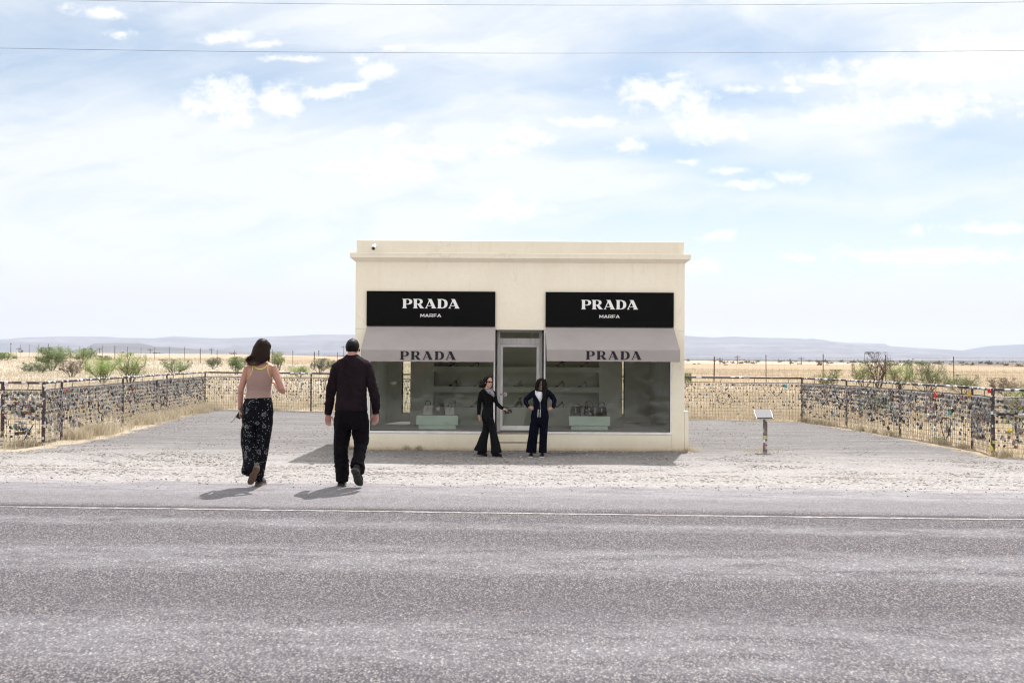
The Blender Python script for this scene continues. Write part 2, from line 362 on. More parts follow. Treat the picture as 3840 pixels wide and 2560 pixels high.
def ground_mat():
    m = bpy.data.materials.new('ground'); m.use_nodes = True; t = NT(m.node_tree); b = m.node_tree.nodes['Principled BSDF']
    co = t.n('ShaderNodeTexCoord').outputs['Object']; sp = t.n('ShaderNodeSeparateXYZ', {0: co}); x, y = sp.outputs[0], sp.outputs[1]
    gsd = t.n('ShaderNodeAttribute', attribute_name='gsd').outputs['Fac']
    n1 = t.noise(co, 1.6, 6, .65).outputs[0]; n2 = t.noise(co, .25, 5, .6).outputs[0]; n3 = t.noise(co, 9, 5, .7).outputs[0]
    grav = t.ss(t.m('ADD', gsd, t.m('MULTIPLY', t.m('SUBTRACT', n1, .5), 1.2)), -.15, .25)
    yk = t.m('ADD', y, t.m('MULTIPLY', x, .045))
    # pale coarse shoulder next to the highway, finer grey gravel in the yard
    sh = t.ss(t.m('ADD', yk, t.m('MULTIPLY', t.m('SUBTRACT', n1, .5), 4.2)), 23.2, 17.6)
    v1 = t.n('ShaderNodeTexVoronoi', {'Vector': co, 'Scale': 24.0}); v2 = t.n('ShaderNodeTexVoronoi', {'Vector': co, 'Scale': 58.0})
    g1 = t.n('ShaderNodeSeparateColor', {0: v1.outputs['Color']}).outputs[0]; g2 = t.n('ShaderNodeSeparateColor', {0: v2.outputs['Color']}).outputs[0]
    cs = t.ramp(g1, [(0, (.18, .165, .162)), (.15, (.255, .243, .242)), (.6, (.295, .282, .281)), (1, (.36, .347, .345))])
    cs = t.mix(t.ss(g2, .2, .9, 0, .5), cs, (.28, .265, .262))
    cyd = t.ramp(g2, [(0, (.075, .071, .073)), (.3, (.128, .123, .126)), (.8, (.162, .156, .16)), (1, (.24, .232, .23))])
    cyd = t.mix(t.ss(n2, .35, .7, 0, .45), cyd, (.125, .118, .12))
    cg = t.mix(sh, cyd, cs)
    trk = t.ss(t.noise(t.vm('MULTIPLY', co, (.12, 1.5, 1)), 2, 3, .6).outputs[0], .45, .65, 0, .30)
    cg = t.mix(trk, cg, (.29, .275, .27))
    # dry grassland: pale straw near, tan beyond, dark brush plain far out to the east
    east = t.ss(x, -30, 25)
    straw = t.mix(t.ss(n2, .3, .7), t.mix(east, (.35, .305, .24), (.315, .243, .162)), t.mix(east, (.41, .37, .305), (.365, .293, .205)))
    straw = t.mix(t.ss(n3, .35, .7, 0, .35), straw, (.25, .17, .10))
    band = t.noise(t.vm('MULTIPLY', co, (.004, .02, 1)), 1.0, 5, .65).outputs[0]
    straw = t.mix(t.m('MULTIPLY', t.ss(band, .42, .6), t.ss(y, 60, 200)), straw, (.30, .215, .14))
    brown = t.mix(t.ss(t.noise(t.vm('MULTIPLY', co, (.05, .2, 1)), 1.0, 6, .7).outputs[0], .3, .7), (.055, .05, .048), (.12, .10, .085))
    edge = t.m('ADD', y, t.m('MULTIPLY', t.m('SUBTRACT', t.noise(t.vm('MULTIPLY', co, (.006, .012, 1)), 1.0, 4, .6).outputs[0], .5), 300))
    far = t.ss(y, 900, 1500); ratio = t.m('DIVIDE', x, t.m('MAXIMUM', y, 1))
    strip = t.m('MULTIPLY', t.ss(t.m('SUBTRACT', edge, t.m('MULTIPLY', t.m('SUBTRACT', .51, ratio), 2500)), 250, 340), t.ss(x, 40, 90))
    pale = t.m('MULTIPLY', t.ss(y, 330, 480), t.ss(x, -20, 90))
    field = t.mix(t.m('MULTIPLY', pale, .7), straw, (.42, .36, .30))
    field = t.mix(t.m('MULTIPLY', strip, .8), field, brown)
    field = t.mix(far, field, brown)
    col = t.mix(grav, field, cg)
    ng = t.noise(t.vm('MULTIPLY', co, (1, 1.6, 1)), 11, 6, .75).outputs[0]; nh = t.noise(t.vm('MULTIPLY', co, (1, 1.4, 1)), 38, 4, .7).outputs[0]
    vr = t.m('MULTIPLY', t.lin(ng, .3, .7, .80, 1.22), t.lin(nh, .3, .7, .86, 1.16)); vr = t.m('ADD', t.m('MULTIPLY', t.m('SUBTRACT', vr, 1), t.lin(grav, 0, 1, .4, 1)), 1)
    col = t.vm('MULTIPLY', col, t.n('ShaderNodeCombineXYZ', {0: vr, 1: vr, 2: vr}))
    t.set(b.inputs['Base Color'], col); t.set(b.inputs['Roughness'], .95); t.set(b.inputs['Specular IOR Level'], .15)
    hgt = t.m('ADD', t.m('MULTIPLY', t.m('MULTIPLY', v1.outputs['Distance'], -1), t.m('MULTIPLY', sh, 1.0)), t.m('MULTIPLY', v2.outputs['Distance'], -.45))
    hgt = t.m('ADD', hgt, t.m('MULTIPLY', n3, .6))
    t.set(b.inputs['Normal'], t.n('ShaderNodeBump', {'Height': hgt, 'Strength': .75, 'Distance': .018}).outputs[0]); return m
M['ground'] = ground_mat()
gme = npmesh('ground', np.stack([GX, GY, GZ], -1).reshape(-1, 3), FQ, M['ground'], True, {'gsd': ('FLOAT', sd)})
link('ground', gme, kind='structure', label='dry grassland plain with a gravel yard round the shop')

# ------------------------------------------------------------------ highway
def road_mat():
    m = bpy.data.materials.new('chip_seal'); m.use_nodes = True; t = NT(m.node_tree); b = m.node_tree.nodes['Principled BSDF']
    co = t.n('ShaderNodeTexCoord').outputs['Object']; sp = t.n('ShaderNodeSeparateXYZ', {0: co}); y = sp.outputs[1]; cs = t.vm('MULTIPLY', co, (1, .6, 1))
    wob = t.noise(t.vm('MULTIPLY', co, (.35, .8, 1)), 1.0, 4, .6).outputs[0]
    yy = t.m('ADD', y, t.m('MULTIPLY', t.m('SUBTRACT', wob, .5), .55))
    def band(c, w, s): return t.ss(t.m('ABSOLUTE', t.m('SUBTRACT', yy, c)), w + s, w)
    # y runs across the road from the painted edge line (0); tyres have polished these lanes
    smooth = t.m('MAXIMUM', t.m('MAXIMUM', band(-.75, .10, .25), band(-2.35, .28, .42)), t.m('MAXIMUM', band(-4.55, .22, .6), t.m('MAXIMUM', band(1.7, .3, .5), band(-6.7, .3, .6))))
    patch = t.noise(t.vm('MULTIPLY', co, (.5, 1.5, 1)), 2.5, 6, .65).outputs[0]
    smooth = t.m('MULTIPLY', smooth, t.ss(patch, .30, .62))
    v = t.n('ShaderNodeTexVoronoi', {'Vector': cs, 'Scale': 84.0, 'Randomness': 1.0}); v3 = t.n('ShaderNodeTexVoronoi', {'Vector': cs, 'Scale': 170.0})
    sc = t.n('ShaderNodeSeparateColor', {0: v.outputs['Color']})
    chip = t.ramp(sc.outputs[0], [(0, (.035, .03, .035)), (.22, (.075, .068, .074)), (.5, (.135, .125, .13)), (.75, (.20, .182, .184)), (.9, (.255, .23, .215)), (1, (.36, .33, .29))])
    fine = t.noise(cs, 95, 4, .8).outputs[0]; chip = t.mix(.45, chip, t.ramp(fine, [(.30, (.03, .027, .03)), (.45, (.11, .104, .107)), (.55, (.165, .157, .158)), (.72, (.30, .29, .275))]))
    chip = t.mix(t.ss(sc.outputs[1], .86, 1, 0, .35), chip, (.17, .13, .13))
    chip = t.mix(t.ss(v.outputs['Distance'], .35, .62), chip, (.05, .046, .052))
    pol = t.mix(t.ss(t.n('ShaderNodeSeparateColor', {0: v3.outputs['Color']}).outputs[0], .3, 1, 0, .6), (.122, .122, .134), (.165, .163, .170))
    pol = t.mix(t.ss(sc.outputs[2], .93, .97), pol, (.42, .40, .38))
    col = t.mix(t.m('MULTIPLY', smooth, .40), chip, pol)
    col = t.mix(t.ss(yy, .15, .5, 0, .45), col, (.165, .158, .164))            # dustier outside the edge line
    col = t.mix(t.m('MULTIPLY', t.ss(yy, 1.9, 2.35), t.ss(patch, .35, .6, .3, .9)), col, (.24, .22, .215))
    dark = t.m('MULTIPLY', band(-3.75, .1, .55), t.ss(patch, .35, .6, .05, .28)); col = t.mix(dark, col, (.06, .055, .06))
    crack = t.m('MULTIPLY', t.ss(t.m('ABSOLUTE', t.m('SUBTRACT', y, t.m('ADD', .13, t.m('MULTIPLY', t.m('SUBTRACT', wob, .5), .2)))), .07, .02), t.ss(t.noise(t.vm('MULTIPLY', co, (.6, 2, 1)), 2, 6, .7).outputs[0], .43, .53))
    col = t.mix(t.m('MULTIPLY', crack, .85), col, (.035, .03, .035))
    xx = sp.outputs[0]; skid = t.m('MULTIPLY', t.ss(t.m('ABSOLUTE', t.m('SUBTRACT', y, t.m('ADD', -2.70, t.m('MULTIPLY', t.m('SUBTRACT', xx, 1.8), t.m('MULTIPLY', t.m('SUBTRACT', xx, 1.8), -.05))))), .035, .008), t.m('MULTIPLY', t.ss(xx, .9, 1.5), t.ss(xx, 2.7, 2.1)))
    tar = t.m('MULTIPLY', t.ss(t.m('ABSOLUTE', t.m('SUBTRACT', yy, -3.55)), .05, .01), t.ss(patch, .56, .66))
    col = t.mix(t.m('MULTIPLY', t.m('MAXIMUM', skid, t.m('MULTIPLY', tar, .7)), .6), col, (.05, .05, .055))
    big = t.noise(t.vm('MULTIPLY', co, (.15, .4, 1)), 1.3, 4, .6).outputs[0]; col = t.mix(t.ss(big, .3, .75, 0, .14), col, (.09, .085, .095)); md = t.noise(t.vm('MULTIPLY', co, (1, .9, 1)), 7, 6, .7).outputs[0]; m2 = t.noise(cs, 34, 4, .75).outputs[0]; mv = t.m('MULTIPLY', t.m('MULTIPLY', t.lin(md, .3, .7, 1.08, 1.40), t.lin(m2, .35, .65, .84, 1.20)), t.lin(t.ss(yy, .1, .4), 0, 1, 1, 1.16)); col = t.vm('MULTIPLY', col, t.n('ShaderNodeCombineXYZ', {0: mv, 1: t.m('MULTIPLY', mv, 1.0), 2: t.m('MULTIPLY', mv, 1.035)}))
    t.set(b.inputs['Base Color'], col); t.set(b.inputs['Roughness'], t.lin(smooth, 0, 1, .9, .62)); t.set(b.inputs['Specular IOR Level'], .2)
    h = t.m('ADD', t.m('MULTIPLY', t.m('MULTIPLY', v.outputs['Distance'], -1), t.lin(smooth, 0, 1, 1, .25)), t.m('MULTIPLY', t.m('MULTIPLY', v3.outputs['Distance'], -.3), 1))
    t.set(b.inputs['Normal'], t.n('ShaderNodeBump', {'Height': h, 'Strength': .9, 'Distance': .010}).outputs[0]); return m
ra = math.atan(-0.045)                                     # the highway runs slightly askew to the shop
RO = Vector((0, 10.08, 0.43))
xs = np.concatenate([np.arange(-90, -12, 4.0), np.arange(-12, 12, .12), np.arange(12, 91, 4.0)])
r3 = np.random.default_rng(3)
edge = np.convolve(r3.normal(0, .16, len(xs) + 8), np.ones(9) / 9, 'valid') + np.array([r3.normal(0, .03) for _ in xs])
rows = [-13.5, -9, -5, -2, 0, 1.5, 2.1, 2.34, 2.42]; V_ = []
for i, x in enumerate(xs):
    for j, yy in enumerate(rows):
        e = edge[i] * (1 if j >= 7 else 0); z = 0.0 if j < 8 else -.03
        V_.append((x, yy + e, z))
n_ = len(rows); Fr = [(i * n_ + j, (i + 1) * n_ + j, (i + 1) * n_ + j + 1, i * n_ + j + 1) for i in range(len(xs) - 1) for j in range(n_ - 1)]
ro = link('road', npmesh('road', V_, Fr, road_mat(), True), org=RO, kind='structure', label='worn grey chip seal highway'); ro.rotation_euler.z = ra
def line_mat():
    m = bpy.data.materials.new('worn_white_paint'); m.use_nodes = True; t = NT(m.node_tree); b = m.node_tree.nodes['Principled BSDF']
    co = t.n('ShaderNodeTexCoord').outputs['Object']
    w = t.noise(co, 9, 6, .75).outputs[0]; w2 = t.n('ShaderNodeTexVoronoi', {'Vector': co, 'Scale': 70.0}).outputs['Distance']
    a = t.ss(t.m('ADD', w, t.m('MULTIPLY', w2, -.30)), .30, .46, 0, .9); t.set(b.inputs['Base Color'], t.mix(a, (.17, .16, .165), (.36, .352, .335)))
    t.set(b.inputs['Roughness'], .7); t.set(b.inputs['Normal'], t.n('ShaderNodeBump', {'Height': t.m('MULTIPLY', w2, -1), 'Strength': .6, 'Distance': .006}).outputs[0]); return m
V_ = []; r4 = np.random.default_rng(5)
for i, x in enumerate(xs):
    q = r4.normal(0, .009, 2); V_ += [(x, -.035 + q[0], .004), (x, .028 + q[1], .004)]
Fr = [(2 * i, 2 * i + 2, 2 * i + 3, 2 * i + 1) for i in range(len(xs) - 1)]
lo_ = link('road_marking', npmesh('road_marking', V_, Fr, line_mat()), org=RO, kind='structure', label='worn white edge line'); lo_.rotation_euler.z = ra

# ------------------------------------------------------------------ loose stones on the shoulder and yard (nobody could count them)
ico = bmesh.new(); bmesh.ops.create_icosphere(ico, subdivisions=1, radius=1); ico.verts.ensure_lookup_table()
IV = np.array([v.co[:] for v in ico.verts]); IF = np.array([[v.index for v in f.verts] for f in ico.faces]); ico.free()
def stones(name, n, seed, xr, yr, smin, smax, mats, label, power=2.4, keep=None):
    r = np.random.default_rng(seed); x = r.uniform(*xr, n); y = r.uniform(0, 1, n) ** 1.0 * (yr[1] - yr[0]) + yr[0] - .045 * x
    ok = poly_sd(x, y, yard) > .05
    if keep is not None: ok &= keep(x, y, r)
    x, y = x[ok], y[ok]; n = len(x)
    s = smin + (smax - smin) * r.uniform(0, 1, n) ** power
    z = Hn(x, y)
    sc = np.stack([s * r.uniform(.7, 1.3, n), s * r.uniform(.7, 1.3, n), s * r.uniform(.22, .5, n)], -1)
    th = r.uniform(0, 6.28, n); c, q = np.cos(th), np.sin(th)
    v = IV[None] * (1 + r.normal(0, .16, (n, len(IV), 1))) * sc[:, None]
    vx = v[..., 0] * c[:, None] - v[..., 1] * q[:, None]; vy = v[..., 0] * q[:, None] + v[..., 1] * c[:, None]
    V = np.stack([vx + x[:, None], vy + y[:, None], v[..., 2] + (z + s * .10)[:, None]], -1).reshape(-1, 3)
    Fa = (IF[None] + (np.arange(n) * len(IV))[:, None, None]).reshape(-1, 3)
    link(name, npmesh(name, V, Fa, mats, False, mi=np.repeat(r.integers(0, len(mats), n), len(IF))), kind='stuff', label=label)
sm = [mat('stone_pale', (.33, .305, .295), .9, var=.25, vscale=9), mat('stone_grey', (.25, .235, .235), .9, var=.3, vscale=9), mat('stone_brown', (.20, .165, .15), .9, var=.3, vscale=9), mat('stone_cream', (.38, .35, .325), .9, var=.2, vscale=9),
      mat('stone_tan', (.28, .25, .24), .9, var=.2, vscale=9), mat('stone_light', (.31, .29, .285), .9, var=.2, vscale=9)]
clump = lambda x, y, r: r.uniform(0, 1, len(x)) < np.clip(.75 + .25 * np.sin(x * 1.3 + 2 * np.sin(y * 1.7)) * np.sin(y * 1.1 + x * .4), .1, 1)
stones('gravel', 72000, 11, (-11, 11), (12.75, 20.8), .005, .027, sm, 'loose pale stones on the road shoulder', 3.4, clump)
stones('loose_gravel', 26000, 12, (-12, 11), (19.5, 33), .006, .025, sm[:3] + sm[4:], 'scattered grey stones in the fenced yard', 3.2)
def spill(n, seed):
    r = np.random.default_rng(seed); x = r.uniform(-8, 8, n); u = np.abs(r.normal(0, .34, n)); y = 12.55 - .045 * x - u; s = .003 + .010 * r.uniform(0, 1, n) ** 3
    v = IV[None] * (1 + r.normal(0, .16, (n, len(IV), 1))) * np.stack([s, s, s * .6], -1)[:, None]
    V = v + np.stack([x, y, np.full(n, .433) + s * .3], -1)[:, None]; Fa = (IF[None] + (np.arange(n) * len(IV))[:, None, None]).reshape(-1, 3)
    link('spilled_gravel', npmesh('spilled_gravel', V.reshape(-1, 3), Fa, sm, False, mi=np.repeat(r.integers(0, len(sm), n), len(IF))), kind='stuff', label='small stones strewn over the edge of the asphalt')
spill(1600, 17)
stones('rubble', 5200, 13, (-3.4, 3.85), (21.05, 22.75), .012, .032, sm[:3], 'darker stones banked along the foot of the shop wall', 2.0, lambda x, y, r: (y > 21.05) & (y < YF - .02 - abs(r.normal(0, .1, len(x)))))

# ------------------------------------------------------------------ distant mountains
def mountain(name, prof, Y0, Y1, Yb, rough, label, c1, c2):
    px = np.array([p[0] for p in prof], float); py = np.array([p[1] for p in prof], float)
    xs_ = np.linspace(px[0], px[-1], 760); yp = np.interp(xs_, px, py); k = 46
    V = []; r = np.random.default_rng(2)
    for i, (a, b) in enumerate(zip(xs_, yp)):
        d = ray(a, b); top = CAMZ + d.z / d.y * Y1; u = d.x / d.y
        for j in range(k):
            t = j / (k - 1); 
            if t < .7: q = t / .7; Yj = Y0 + (Y1 - Y0) * q; hz = top * (.20 * q + .80 * q ** 2.6 if q < 1 else 1)
            else: q = (t - .7) / .3; Yj = Y1 + (Yb - Y1) * q; hz = top * (1 - q ** 1.3)
            X = u * Y1 * (.92 + .08 * Yj / Y1)
            nz = mnoise.fractal(Vector((X * .0016, Yj * .0005, 1.3)), 1.0, 2.1, 6); rid = 1 - abs(mnoise.noise(Vector((X * .0042, Yj * .0009, 4))))
            w = math.sin(math.pi * min(1, t / .7)) ** .8 if t < .7 else 0
            wob = (nz * .30 + (rid - .75) * .42) * rough * w * top
            V.append((X, Yj, max(-3, hz + wob)))
    n = len(xs_); Fm = [(i * k + j, (i + 1) * k + j, (i + 1) * k + j + 1, i * k + j + 1) for i in range(n - 1) for j in range(k - 1)]
    m = bpy.data.materials.new('desert_rock'); m.use_nodes = True; t = NT(m.node_tree); b = m.node_tree.nodes['Principled BSDF']
    co = t.n('ShaderNodeTexCoord').outputs['Object']
    s1 = t.noise(t.vm('MULTIPLY', co, (.0006, .0006, .03)), 1, 6, .65).outputs[0]; s2 = t.noise(t.vm('MULTIPLY', co, (.004, .002, .012)), 1, 6, .7).outputs[0]
    t.set(b.inputs['Base Color'], t.mix(t.ss(s2, .35, .65, 0, .6), t.mix(t.ss(s1, .4, .6), c1, c2), (.09, .085, .075))); t.set(b.inputs['Roughness'], 1); t.set(b.inputs['Specular IOR Level'], 0)
    link(name, npmesh(name, V, Fm, m, True), kind='structure', label=label)
RIDGE = [(-900, 1300), (-500, 1285), (0, 1272), (110, 1264), (193, 1260), (300, 1260), (396, 1261), (447, 1265), (585, 1267), (610, 1263), (654, 1259), (700, 1262), (800, 1267), (848, 1267), (930, 1263), (1017, 1260), (1185, 1253),
         (1328, 1252), (1700, 1262), (2100, 1262), (2400, 1256), (2567, 1256), (2661, 1264), (2753, 1260), (2854, 1264), (2972, 1266), (3023, 1271), (3040, 1268), (3091, 1274), (3100, 1278), (3184, 1283), (3269, 1285), (3313, 1286), (3319, 1295),
         (3435, 1302), (3520, 1308), (3600, 1312), (3654, 1314), (3725, 1296), (3810, 1291), (3860, 1289), (4300, 1280), (4800, 1300)]
mountain('mountain_range', RIDGE, 6400, 9300, 11200, 1.0, 'long pale blue mountain range on the horizon', (.12, .12, .125), (.19, .18, .175))
MESA = [(60, 1326), (150, 1322), (241, 1311), (290, 1312), (334, 1301), (345, 1292), (354, 1286), (420, 1284), (516, 1285), (530, 1289), (545, 1295), (564, 1300), (620, 1300), (700, 1306), (757, 1311), (830, 1316), (930, 1320), (1100, 1324), (1300, 1330)]
mountain('mesa', MESA, 4700, 5400, 6300, .55, 'low flat topped mesa in front of the range', (.095, .095, .10), (.16, .145, .14))

# ------------------------------------------------------------------ brushy embankment across the highway, behind the camera (the windows mirror it)
V = []; xs_ = np.linspace(-260, 260, 131); ts = np.linspace(0, 1, 22)
for x in xs_:
    for t in ts:
        y = -15 - 60 * t; h = (8.5 + 1.6 * math.sin(x * .031) + 2.2 * mnoise.fractal(Vector((x * .05, t * 3, 7)), 1.0, 2.0, 4)) * math.sin(math.pi * min(.5, t * .75) ) - .05
        V.append((x, y + 1.5 * mnoise.noise(Vector((x * .08, t * 2, 2))), h + (.7 * mnoise.noise(Vector((x * .5, y * .5, 1))) if t > .04 else 0)))
k_ = len(ts); Fm = [((i + 1) * k_ + j, i * k_ + j, i * k_ + j + 1, (i + 1) * k_ + j + 1) for i in range(len(xs_) - 1) for j in range(k_ - 1)]
link('hill', npmesh('hill', V, Fm, mat('brushy_bank', (.035, .042, .022), .95, vscale=.8, col2=(.12, .095, .06), spec=.1, bump=.8, bscale=6, dist=.2), True), kind='structure', label='brush covered embankment across the highway')
# ================================================================== THE SHOP
def stucco():
    m = bpy.data.materials.new('cream_stucco'); m.use_nodes = True; t = NT(m.node_tree); b = m.node_tree.nodes['Principled BSDF']
    co = t.n('ShaderNodeTexCoord').outputs['Object']; sp = t.n('ShaderNodeSeparateXYZ', {0: co}); z = sp.outputs[2]
    n1 = t.noise(co, 1.1, 6, .6).outputs[0]; n2 = t.noise(co, 14, 4, .6).outputs[0]
    run = t.noise(t.vm('MULTIPLY', co, (5, 5, .35)), 1.6, 5, .65).outputs[0]
    c = t.mix(t.ss(n1, .3, .7), (.835, .772, .65), (.875, .82, .70))
    c = t.mix(t.ss(n2, .35, .75, 0, .25), c, (.78, .69, .56))
    c = t.mix(t.m('MULTIPLY', t.ss(run, .52, .78), t.ss(z, 2.9, 4.1, .04, .32)), c, (.60, .52, .40))       # rain streaks below the cornice
    c = t.mix(t.m('MULTIPLY', t.ss(t.m('ADD', z, t.m('MULTIPLY', n1, .3)), .50, .08), .55), c, (.50, .39, .24))   # splashed dirt near the ground
    c = t.mix(t.m('MULTIPLY', t.ss(t.m('ADD', z, t.m('MULTIPLY', n2, .12)), .15, .03), .7), c, (.33, .21, .10))
    c = t.mix(t.m('MULTIPLY', t.ss(z, 4.1, 4.2), .20), c, (.62, .58, .54))
    vor = t.n('ShaderNodeTexVoronoi', {'Vector': t.vm('ADD', co, t.vm('MULTIPLY', t.noise(co, 3.5, 5, .7).outputs['Color'], (.35, .35, .35))), 'Scale': .62}, feature='DISTANCE_TO_EDGE')
    cr = t.m('MULTIPLY', t.ss(vor.outputs['Distance'], .006, .0015), t.ss(t.noise(co, .9, 2, .5).outputs[0], .5, .6))
    c = t.mix(t.m('MULTIPLY', cr, .20), c, (.40, .27, .16))
    t.set(b.inputs['Base Color'], c); t.set(b.inputs['Roughness'], .9); t.set(b.inputs['Specular IOR Level'], .2)
    h = t.m('ADD', t.m('MULTIPLY', t.noise(co, 55, 4, .6).outputs[0], .5), t.m('MULTIPLY', t.noise(co, 4, 4, .6).outputs[0], 1.6))
    h = t.m('SUBTRACT', h, cr)
    t.set(b.inputs['Normal'], t.n('ShaderNodeBump', {'Height': h, 'Strength': .28, 'Distance': .02}).outputs[0]); return m
M['stucco'] = stucco()
M['alu'] = mat('brushed_aluminium', (.58, .56, .57), .42, .4, var=.12, vscale=3, stretch=(8, 8, 1))
M['alu_white'] = mat('anodised_frame', (.80, .79, .80), .5, .0, var=.08, vscale=5)
M['gasket'] = mat('black_rubber', (.012, .012, .013), .6)
M['sign_black'] = mat('satin_black_panel', (.0022, .0022, .0025), .5, var=.15, vscale=2, spec=.08)
M['letter_white'] = mat('white_lettering', (.78, .78, .79), .5)
M['letter_black'] = mat('printed_black', (.022, .020, .026), .8, spec=.2)
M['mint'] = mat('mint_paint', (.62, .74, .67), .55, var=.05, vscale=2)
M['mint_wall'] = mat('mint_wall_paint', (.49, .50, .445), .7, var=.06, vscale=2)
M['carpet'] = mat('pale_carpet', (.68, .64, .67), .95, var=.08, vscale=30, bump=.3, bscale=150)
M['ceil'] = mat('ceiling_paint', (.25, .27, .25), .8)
M['concrete'] = mat('worn_concrete', (.30, .27, .24), .85, var=.3, vscale=5, bump=.3, bscale=60)
def canvas():
    m = bpy.data.materials.new('awning_canvas'); m.use_nodes = True; t = NT(m.node_tree); b = m.node_tree.nodes['Principled BSDF']
    co = t.n('ShaderNodeTexCoord').outputs['Object']; c = t.mix(t.ss(t.noise(co, 2.2, 5, .6).outputs[0], .3, .7), (.365, .335, .337), (.395, .362, .364))
    c = t.mix(t.ss(t.noise(t.vm('MULTIPLY', co, (6, 1, 1)), 1.4, 4, .6).outputs[0], .5, .8, 0, .2), c, (.36, .33, .33))
    t.set(b.inputs['Base Color'], c); t.set(b.inputs['Roughness'], .9); t.set(b.inputs['Specular IOR Level'], .15)
    t.set(b.inputs['Normal'], t.n('ShaderNodeBump', {'Height': t.noise(t.vm('MULTIPLY', co, (1.5, 3, 1)), 2.0, 3, .5).outputs[0], 'Strength': .5, 'Distance': .02}).outputs[0])
    tr = t.n('ShaderNodeBsdfTranslucent', {'Color': (.42, .36, .34, 1)}); mx = t.n('ShaderNodeMixShader', {0: .10, 1: b.outputs[0], 2: tr.outputs[0]})
    t.t.links.new(mx.outputs[0], m.node_tree.nodes['Material Output'].inputs[0]); return m
M['canvas'] = canvas()
def glass(name, wav=1.0, tint=(.935, .955, .935)):
    """a thin pane with a sagging security film on it: clear, with wavy reflections"""
    m = bpy.data.materials.new(name); m.use_nodes = True; t = NT(m.node_tree); m.node_tree.nodes.remove(m.node_tree.nodes['Principled BSDF'])
    co = t.n('ShaderNodeTexCoord').outputs['Object']
    dn = t.noise(co, 1.1, 3, .5).outputs['Color']; cw = t.vm('MULTIPLY_ADD', dn, (1.6, 1.6, 1.6), co)
    h = t.m('ADD', t.m('MULTIPLY', t.noise(cw, .8, 2, .5).outputs[0], 1.0), t.m('MULTIPLY', t.noise(t.vm('MULTIPLY', cw, (3.2, 1, .9)), 1.2, 3, .5).outputs[0], .22))
    h = t.m('ADD', h, t.m('MULTIPLY', t.noise(co, 16, 2, .5).outputs[0], .006))
    bp = t.n('ShaderNodeBump', {'Height': h, 'Strength': 1.0, 'Distance': .034 * wav}).outputs[0]
    gl = t.n('ShaderNodeBsdfGlossy', {'Color': (1, 1, 1, 1), 'Roughness': .015, 'Normal': bp}); tp = t.n('ShaderNodeBsdfTransparent', {'Color': (*tint, 1)})
    lw = t.n('ShaderNodeFresnel', {'IOR': 1.5}).outputs[0]
    f = t.m('ADD', t.m('MULTIPLY', lw, .80), .0, clamp=True)
    mx = t.n('ShaderNodeMixShader', {0: f, 1: tp.outputs[0], 2: gl.outputs[0]})
    t.t.links.new(mx.outputs[0], m.node_tree.nodes['Material Output'].inputs[0]); return m
M['glass'] = glass('shop_window_glass'); M['glass_door'] = glass('door_glass', .8); M['glass_clear'] = glass('rear_window_glass', .02, (.9, .92, .9))

XL, XR = -3.39, 3.73; YB = 25.35; ZP = 4.525; ZO = 2.60; ZS = .39
WL0, WL1, WR0, WR1 = -3.09, -.36, .69, 3.456
shop = empty('boutique', (0.17, YF, 0), 'freestanding cream stucco boutique with two black signs and grey awnings, standing alone on the plain', 'shop')
w = MB(); T = .24
w.box(XL, WL0, YF, YF + T, -.4, ZO).box(WR1, XR, YF, YF + T, -.4, ZO)
w.box(XL, XR, YF, YF + T, ZO, ZP - .275)
w.box(WL0, WL1, YF, YF + T, -.4, ZS - .03).box(WR0, WR1, YF, YF + T, -.4, ZS - .03)
w.box(XL, XL + T, YF + T, YB - T, -.4, ZP - .275).box(XR - T, XR, YF + T, YB - T, -.4, ZP - .275)
# rear wall with its two windows
BW = YB - T
w.box(XL, -2.78, BW, YB, -.4, ZP - .275).box(-1.55, 1.6, BW, YB, -.4, ZP - .275).box(2.86, XR, BW, YB, -.4, ZP - .275)
for a, c in ((-2.78, -1.55), (1.6, 2.86)): w.box(a, c, BW, YB, -.4, .56).box(a, c, BW, YB, 2.6, ZP - .275)
w.build('wall', M['stucco'], shop, bevel=.012)
p = MB(); e = .012
p.box(XL + e, XR - e, YF + e, YF + .22, ZP - .273, ZP).box(XL + e, XL + .22, YF + .222, YB - .222, ZP - .273, ZP - .003).box(XR - .22, XR - e, YF + .222, YB - .222, ZP - .273, ZP - .003).box(XL + e, XR - e, YB - .22, YB - e, ZP - .273, ZP)
pm = p.build('parapet', M['stucco'], shop, bevel=.018)
c = MB(); q = .112                                          # cornice: a square-edged band flaring out of the wall
def ring_(off, z): return [(XL - off, YF - off, z), (XR + off, YF - off, z), (XR + off, YB + off, z), (XL - off, YB + off, z)]
c.loft([ring_(-.002, 4.052), ring_(q - .012, 4.13), ring_(q, 4.138), ring_(q, 4.238), ring_(q - .012, 4.25), ring_(-.004, 4.256)])
c.build('cornice', M['stucco'], shop, fix=True)
for sgn, x in ((-1, XL), (1, XR)):
    k = MB(); a, b_ = (x - .10, x - .002) if sgn < 0 else (x + .002, x + .09)
    k.box(a, b_, YF + .002, YB, -.4, .845); k.build('side_ledge', [M['stucco']], shop, bevel=.012)
    k = MB(); k.box(a - .005, b_ + .0, YF - .003, YB, .847, .862); k.build('ledge_cap', mat('white_cap', (.75, .74, .72), .6), shop)
k = MB(); k.box(XL + T, XR - T, YF + T, YB - T, 3.3, 3.55); k.build('roof', M['concrete'], shop)
